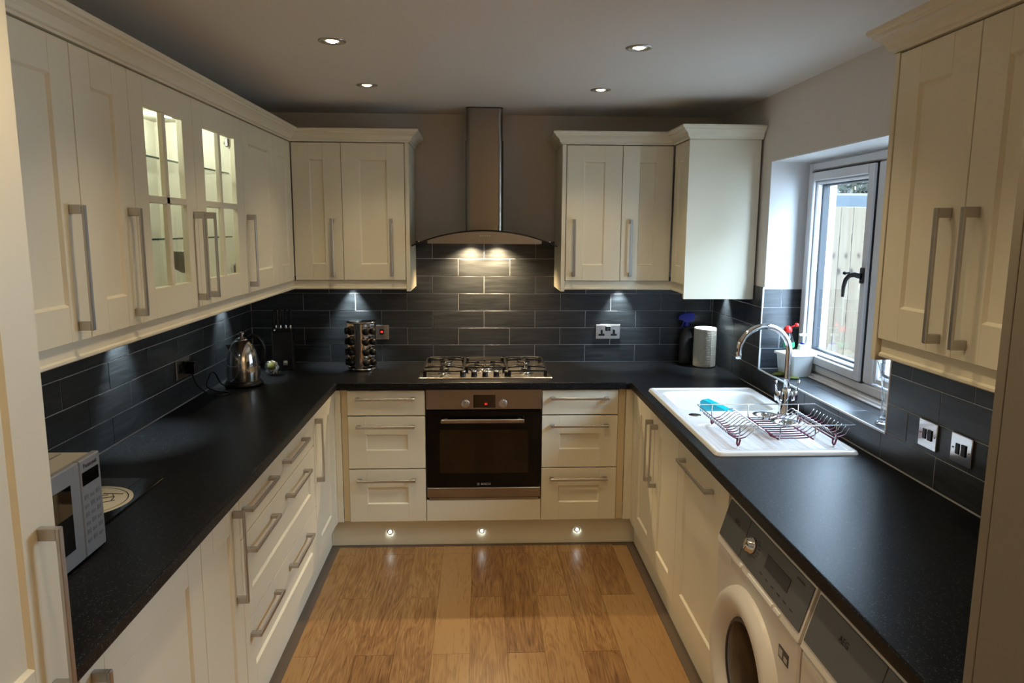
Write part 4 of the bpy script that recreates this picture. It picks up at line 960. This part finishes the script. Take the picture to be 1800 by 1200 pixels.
loft([(rsq(.052, .016), 0), (rsq(.056, .016), .004), (rsq(.064, .016), .100), (rsq(.074, .018), .104), (rsq(.074, .018), .112), (rsq(.068, .016), .114), (rsq(.060, .014), .108), (rsq(.053, .014), .010), (rsq(.001, .0005), .008)], MB()).obj('tub', 'white', t)
k = thing('washing_up_bottle', 'clear washing-up liquid bottle with a red cap in the tub', 'bottle', (2.804, -.912, 1.024))
MB().lathe([(0, .0), (.030, 0), (.034, .01), (.034, .12), (.032, .150), (.022, .180), (.016, .192), (.016, .200)], n=28).obj('bottle_body', 'bottle', k)
MB().lathe([(.0345, .125), (.0345, .140), (.0330, .150)], n=28, a0=-PI * .8, a1=0.2).obj('print', 'green', k)
MB().lathe([(.0175, .196), (.0195, .198), (.0195, .210), (.014, .220), (.007, .226), (0, .227)], n=20).tube([(.010, 0, .217), (.022, -.004, .224), (.032, -.008, .229)], .0035, 8).lathe([(0, .222), (.009, .224), (.0105, .231), (.007, .239), (0, .240)], (.038, -.008, 0), 14).obj('cap', 'red', k, label='red flip cap')
k = thing('hand_wash_bottle', 'white pump hand-wash bottle standing in the tub', 'bottle', (2.866, -.948, 1.024))
MB().lathe([(0, 0), (.024, 0), (.026, .006), (.026, .115), (.024, .128), (.019, .134)], n=24).obj('bottle_body', 'white', k)
MB().lathe([(.0215, .112), (.0225, .114), (.0225, .140), (.019, .143), (0, .143)], n=24).obj('collar', 'white', k)
MB().lathe([(.0135, .143), (.0135, .149), (0, .149)], n=20).obj('ring', 'blue', k)
MB().lathe([(.0055, .148), (.0055, .178), (.010, .186), (.012, .190), (.010, .194), (0, .195)], n=16).box(-.022, .016, -.007, .007, .182, .193, .003).obj('pump', 'white', k)
o = MB().box(-.030, .030, -.014, .014, 0, .075, .009).obj('sponge', 'sponge', None, loc=(2.815, -.966, 1.068), rotz=.3, label='yellow sponge stuffed upright in the white tub', category='sponge')
o = MB().lathe([(0, 0), (.030, .002), (.036, .008), (.028, .015), (0, .017)], n=20, sx=1.1, sy=.6).obj('scouring_pad', 'moss', None, loc=(2.770, -.935, 1.0125), label='mossy green scourer on the sill beside the tub', category='scourer')
o = MB().lathe([(0, 0), (.020, .001), (.024, .006), (.018, .011), (0, .012)], n=18, sx=1.2, sy=.6).obj('scouring_pad', 'moss', None, loc=(2.800, -1.016, 1.0125), label='small dark green scourer at the near foot of the tub', category='scourer')
t = thing('fabric_handle', 'x', 'x') if False else None
# cut glass vase at the near end of the sill
t = MB().lathe([(0, 0), (.030, 0), (.030, .006), (.020, .014), (.015, .030), (.014, .080), (.018, .140), (.028, .190), (.042, .228), (.039, .229), (.026, .190), (.015, .140), (.011, .080), (.011, .032), (0, .024)], n=12, sm=False).obj('vase', 'crystal', None, loc=(2.790, -1.805, 1.0125), label='tall waisted clear glass vase at the near end of the window sill', category='vase')

# wine glasses and bowls in the glazed cabinet
def world_g(x, d, z): return (.35 - d, -2.120 + x, z)
def goblet(x, d, z, label, s_=1.):
    k = MB().lathe([(0, 0), (.032 * s_, 0), (.030 * s_, .002), (.005, .006), (.0035, .020), (.0035, .075 * s_), (.012 * s_, .085 * s_), (.034 * s_, .105 * s_), (.040 * s_, .135 * s_), (.034 * s_, .185 * s_), (.033 * s_, .185 * s_), (.039 * s_, .135 * s_), (.032 * s_, .107 * s_), (0, .09 * s_)], n=24)
    return k.obj('wine_glass', 'thin', None, loc=world_g(x, d, z), label=label, category='glass', group='glassware in the glazed cabinet')
goblet(.16, .14, 1.6635, 'stemmed wine glass on the lower glass shelf, behind the near glazed door'); goblet(.30, .20, 1.6635, 'stemmed wine glass on the lower glass shelf beside the first one')
goblet(.15, .17, 1.4385, 'stemmed wine glass on the cabinet floor behind the near glazed door'); goblet(.76, .18, 1.4385, 'stemmed wine glass on the cabinet floor behind the far glazed door', .9)
MB().lathe([(0, 0), (.03, 0), (.034, .01), (.052, .075), (.050, .076), (.030, .012), (0, .008)], n=28).obj('glass_bowl', 'thin', None, loc=world_g(.16, .17, 1.9215), label='small clear bowl on the upper glass shelf', category='bowl', group='glassware in the glazed cabinet')

# ------------------------------------------------------------------ washing machine and dryer
def laundry(name, label, cat, y, w_, washer):
    t = thing(name, label, cat, (2.120, y, 0), -R90); D_ = .58
    MB().box(0, w_, .012, D_, .012, .700, .010).box(.0, w_, .045, D_, .700, .862, .006).obj('casing', 'washer', t)
    MB().box(0.0, w_, -.002, .014, .012, .695, .006).obj('front_panel', 'washer', t)
    # sloping fascia
    zz0, zz1, y0, y1 = .700, .845, -.006, .036
    MB().prism([(y0, zz0), (y1, zz1), (y1 + .012, zz1 + .004), (y1 + .02, zz0)], 0, w_, axis='x').obj('fascia', 'washer', t)
    sl_ = (y1 - y0) / (zz1 - zz0)
    def fb(x0, x1, a, b2, th, m_, nm, par=t):
        q = [(x0, y0 + (a - zz0) * sl_ - th, a), (x1, y0 + (a - zz0) * sl_ - th, a), (x1, y0 + (b2 - zz0) * sl_ - th, b2), (x0, y0 + (b2 - zz0) * sl_ - th, b2)]
        q2 = [(x, y + th + .002, z) for x, y, z in q]
        return MB().add(q + q2, [(0, 1, 2, 3), (4, 5, 6, 7), (0, 1, 5, 4), (1, 2, 6, 5), (2, 3, 7, 6), (3, 0, 4, 7)]).obj(nm, m_, par)
    ang = PI / 2 - math.atan(sl_)
    ins0 = .008
    dv = .185 if washer else .30; fb(ins0, dv, .722, .838, .0035, 'grey', 'detergent_drawer' if washer else 'water_drawer'); g_ = fb(dv + .003, w_ - .008, .722, .838, .0030, 'grey', 'control_panel')
    text('AEG', .022, t, (.105 if washer else .150, y0 + (.800 - zz0) * sl_ - .0042, .800), (ang, 0, 0), 'ink', 'brand_lettering')
    kx_ = .245 if washer else .345; zc_ = .785; n0 = Vector((0, -math.cos(math.atan(sl_)), math.sin(math.atan(sl_))))
    kb = MB(); c0 = Vector((kx_, y0 + (zc_ - zz0) * sl_ - .003, zc_)); kb.tube([c0, c0 + n0 * .008, c0 + n0 * .0081, c0 + n0 * .022], .022, 24, rad=[.024, .024, .020, .019]); kb.obj('dial', 'steelp', t)
    fb(*((.345, .495) if washer else (.400, .500)), .770, .805, .0045, 'dgrey', 'display')
    for k_ in range(6):
        a = -.9 + k_ * .36; fb(kx_ + .032 * math.cos(a) + .002, kx_ + .032 * math.cos(a) + .016, zc_ + .030 * math.sin(a), zc_ + .030 * math.sin(a) + .0022, .0036, 'ink', 'programme_mark')
    for k_ in range(6 if washer else 0): fb(.33 + k_ * .040, .33 + k_ * .040 + .018, .745, .7475, .0036, 'ink', 'programme_mark')
    if washer: fb(.515, .560, .822, .826, .0036, 'ink', 'programme_mark')
    for (a, b2) in ((.205, .222), (.272, .45), (.463, .498)): fb(a, b2, .706, .7135, .005, 'white', 'button')
    MB().box(.015, .12, -.0045, 0, .664, .688, .003).obj('drawer_grip', 'washer', t)
    if washer:
        cx_, cz_ = w_ / 2 - .015, .405
        dd = MB().lathe([(.252, -.004), (.250, .012), (.240, .030), (.225, .038), (.205, .038), (.188, .030), (.165, .010), (.155, .0)], (cx_, .0, cz_), 64, axis='y').obj('door', 'washer', t)
        MB().lathe([(.160, .006), (.150, .012), (.146, .008), (.140, .002)], (cx_, .0, cz_), 48, axis='y').obj('door_seal', 'dgrey', dd)
        MB().lathe([(.148, .006), (.125, .010), (.07, .013), (0, .014)], (cx_, -.002, cz_), 48, axis='y').obj('door_glass', 'ldoor', dd)
        MB().box(cx_ + .155, cx_ + .235, -.046, -.034, .36, .42, .006).obj('door_catch', 'washer', dd)
        MB().box(.500, .560, -.0035, -.001, .598, .632, .0005).obj('energy_badge', 'dgrey', t); MB().box(.505, .526, -.0042, -.003, .604, .626, .0003).box(.534, .554, -.0042, -.003, .604, .618, .0003).obj('badge_print', 'lettering', t)
    for (x_, y_) in ((.05, .06), (w_ - .05, .06), (.05, D_ - .06), (w_ - .05, D_ - .06)): MB().cyl((x_, y_, .0005), .02, .013, 14).obj('foot', 'black', t)
laundry('washing_machine', 'white front-loading washing machine with a grey control fascia', 'washing machine', -2.058, .610, True)
laundry('tumble_dryer', 'white appliance with grey fascia next to the washing machine, nearest the viewer', 'tumble dryer', -2.682, .520, False)

# ------------------------------------------------------------------ outdoors
struct('ground', MB().box(W + .34, 9, -8, 9, -.2, -.1), 'concrete')
fn = thing('fence', 'pale close-board timber fence seen through the window', 'fence', (4.9, 1.5, -.10))
bd = MB().box(-.049, .049, 0, .018, 0, 1.985, .003).mesh('plank', ['fence'])
for i in range(22):
    x = -1.75 + i * .103; o = bpy.data.objects.new('plank', bd); COL.objects.link(o); o.parent = fn; o.location = (x, (i % 2) * .004, 0)
for z in (.35, 1.05, 1.7): MB().box(-1.8, .55, .022, .060, z, z + .075).obj('rail', 'fence', fn)
nh = thing('exterior_sky_blocker', 'unseen rendered storey added above the kitchen to shade the fence', 'light blocker', (1.4, -3.2, ZC + .1)); MB().box(-1.52, 1.67, -3.3, 3.33, 0.001, 3.0).obj('blocker_wall', 'brickw', nh)  # out of view, added to screen the fence from part of the sky
nh = thing('outside_sky_blocker', 'unseen rendered block added beyond the window to cut off low skylight', 'light blocker', (9.4, -2.5, -.1)); MB().box(-1.8, 2, -6, 4.0, 0, 4.2).obj('blocker_wall', 'brickw', nh)  # out of view, added to block low sky so daylight enters more steeply
sh = thing('shed', 'low outbuilding with a grey felt roof behind the fence', 'shed', (5.0, 2.6, -.1))
MB().box(-1.5, 1.8, 0, 1.8, 0, 2.02).obj('shed_wall', 'brickw', sh)
MB().box(-1.6, 1.9, -.15, 2.0, 2.02, 2.14, .02).obj('shed_roof', 'roof', sh); MB().box(-1.6, 1.9, -.17, -.15, 2.0, 2.05).obj('fascia', 'roof', sh)
def bush(name, c, R, n, label, seed):
    rnd = random.Random(seed); t = thing(name, label, 'bush', (c[0], c[1], -.1), 0, None); m_ = MB()
    for _ in range(n):
        u = rnd.uniform(-1, 1); th = rnd.uniform(0, 2 * PI); rr = R * (rnd.uniform(.72, 1.05)); s_ = math.sqrt(1 - u * u)
        p = Vector((rr * 1.5 * s_ * math.cos(th), rr * s_ * math.sin(th), c[2] + rr * u)); a = Vector((rnd.gauss(0, 1), rnd.gauss(0, 1), rnd.gauss(0, 1))).normalized(); b2 = a.orthogonal().normalized(); L_ = rnd.uniform(.09, .15)
        m_.add([p, p + a * L_ * .5 + b2 * L_ * .3, p + a * L_, p + a * L_ * .5 - b2 * L_ * .3], [(0, 1, 2, 3)])
    m_.obj('foliage', 'leaf', t, kind='stuff'); MB().tube([(0, 0, 0), (.05, 0, c[2] * .5), (0, 0, c[2])], .08, 8).obj('trunk', 'bark', t)
bush('garden_tree', (6.7, 6.3, 3.1), 1.35, 16000, 'leafy green garden tree beyond the shed roof', 5)
bush('garden_tree', (9.6, 8.4, 2.9), 1.3, 3000, 'yellowish green garden tree farther along behind the shed', 8)
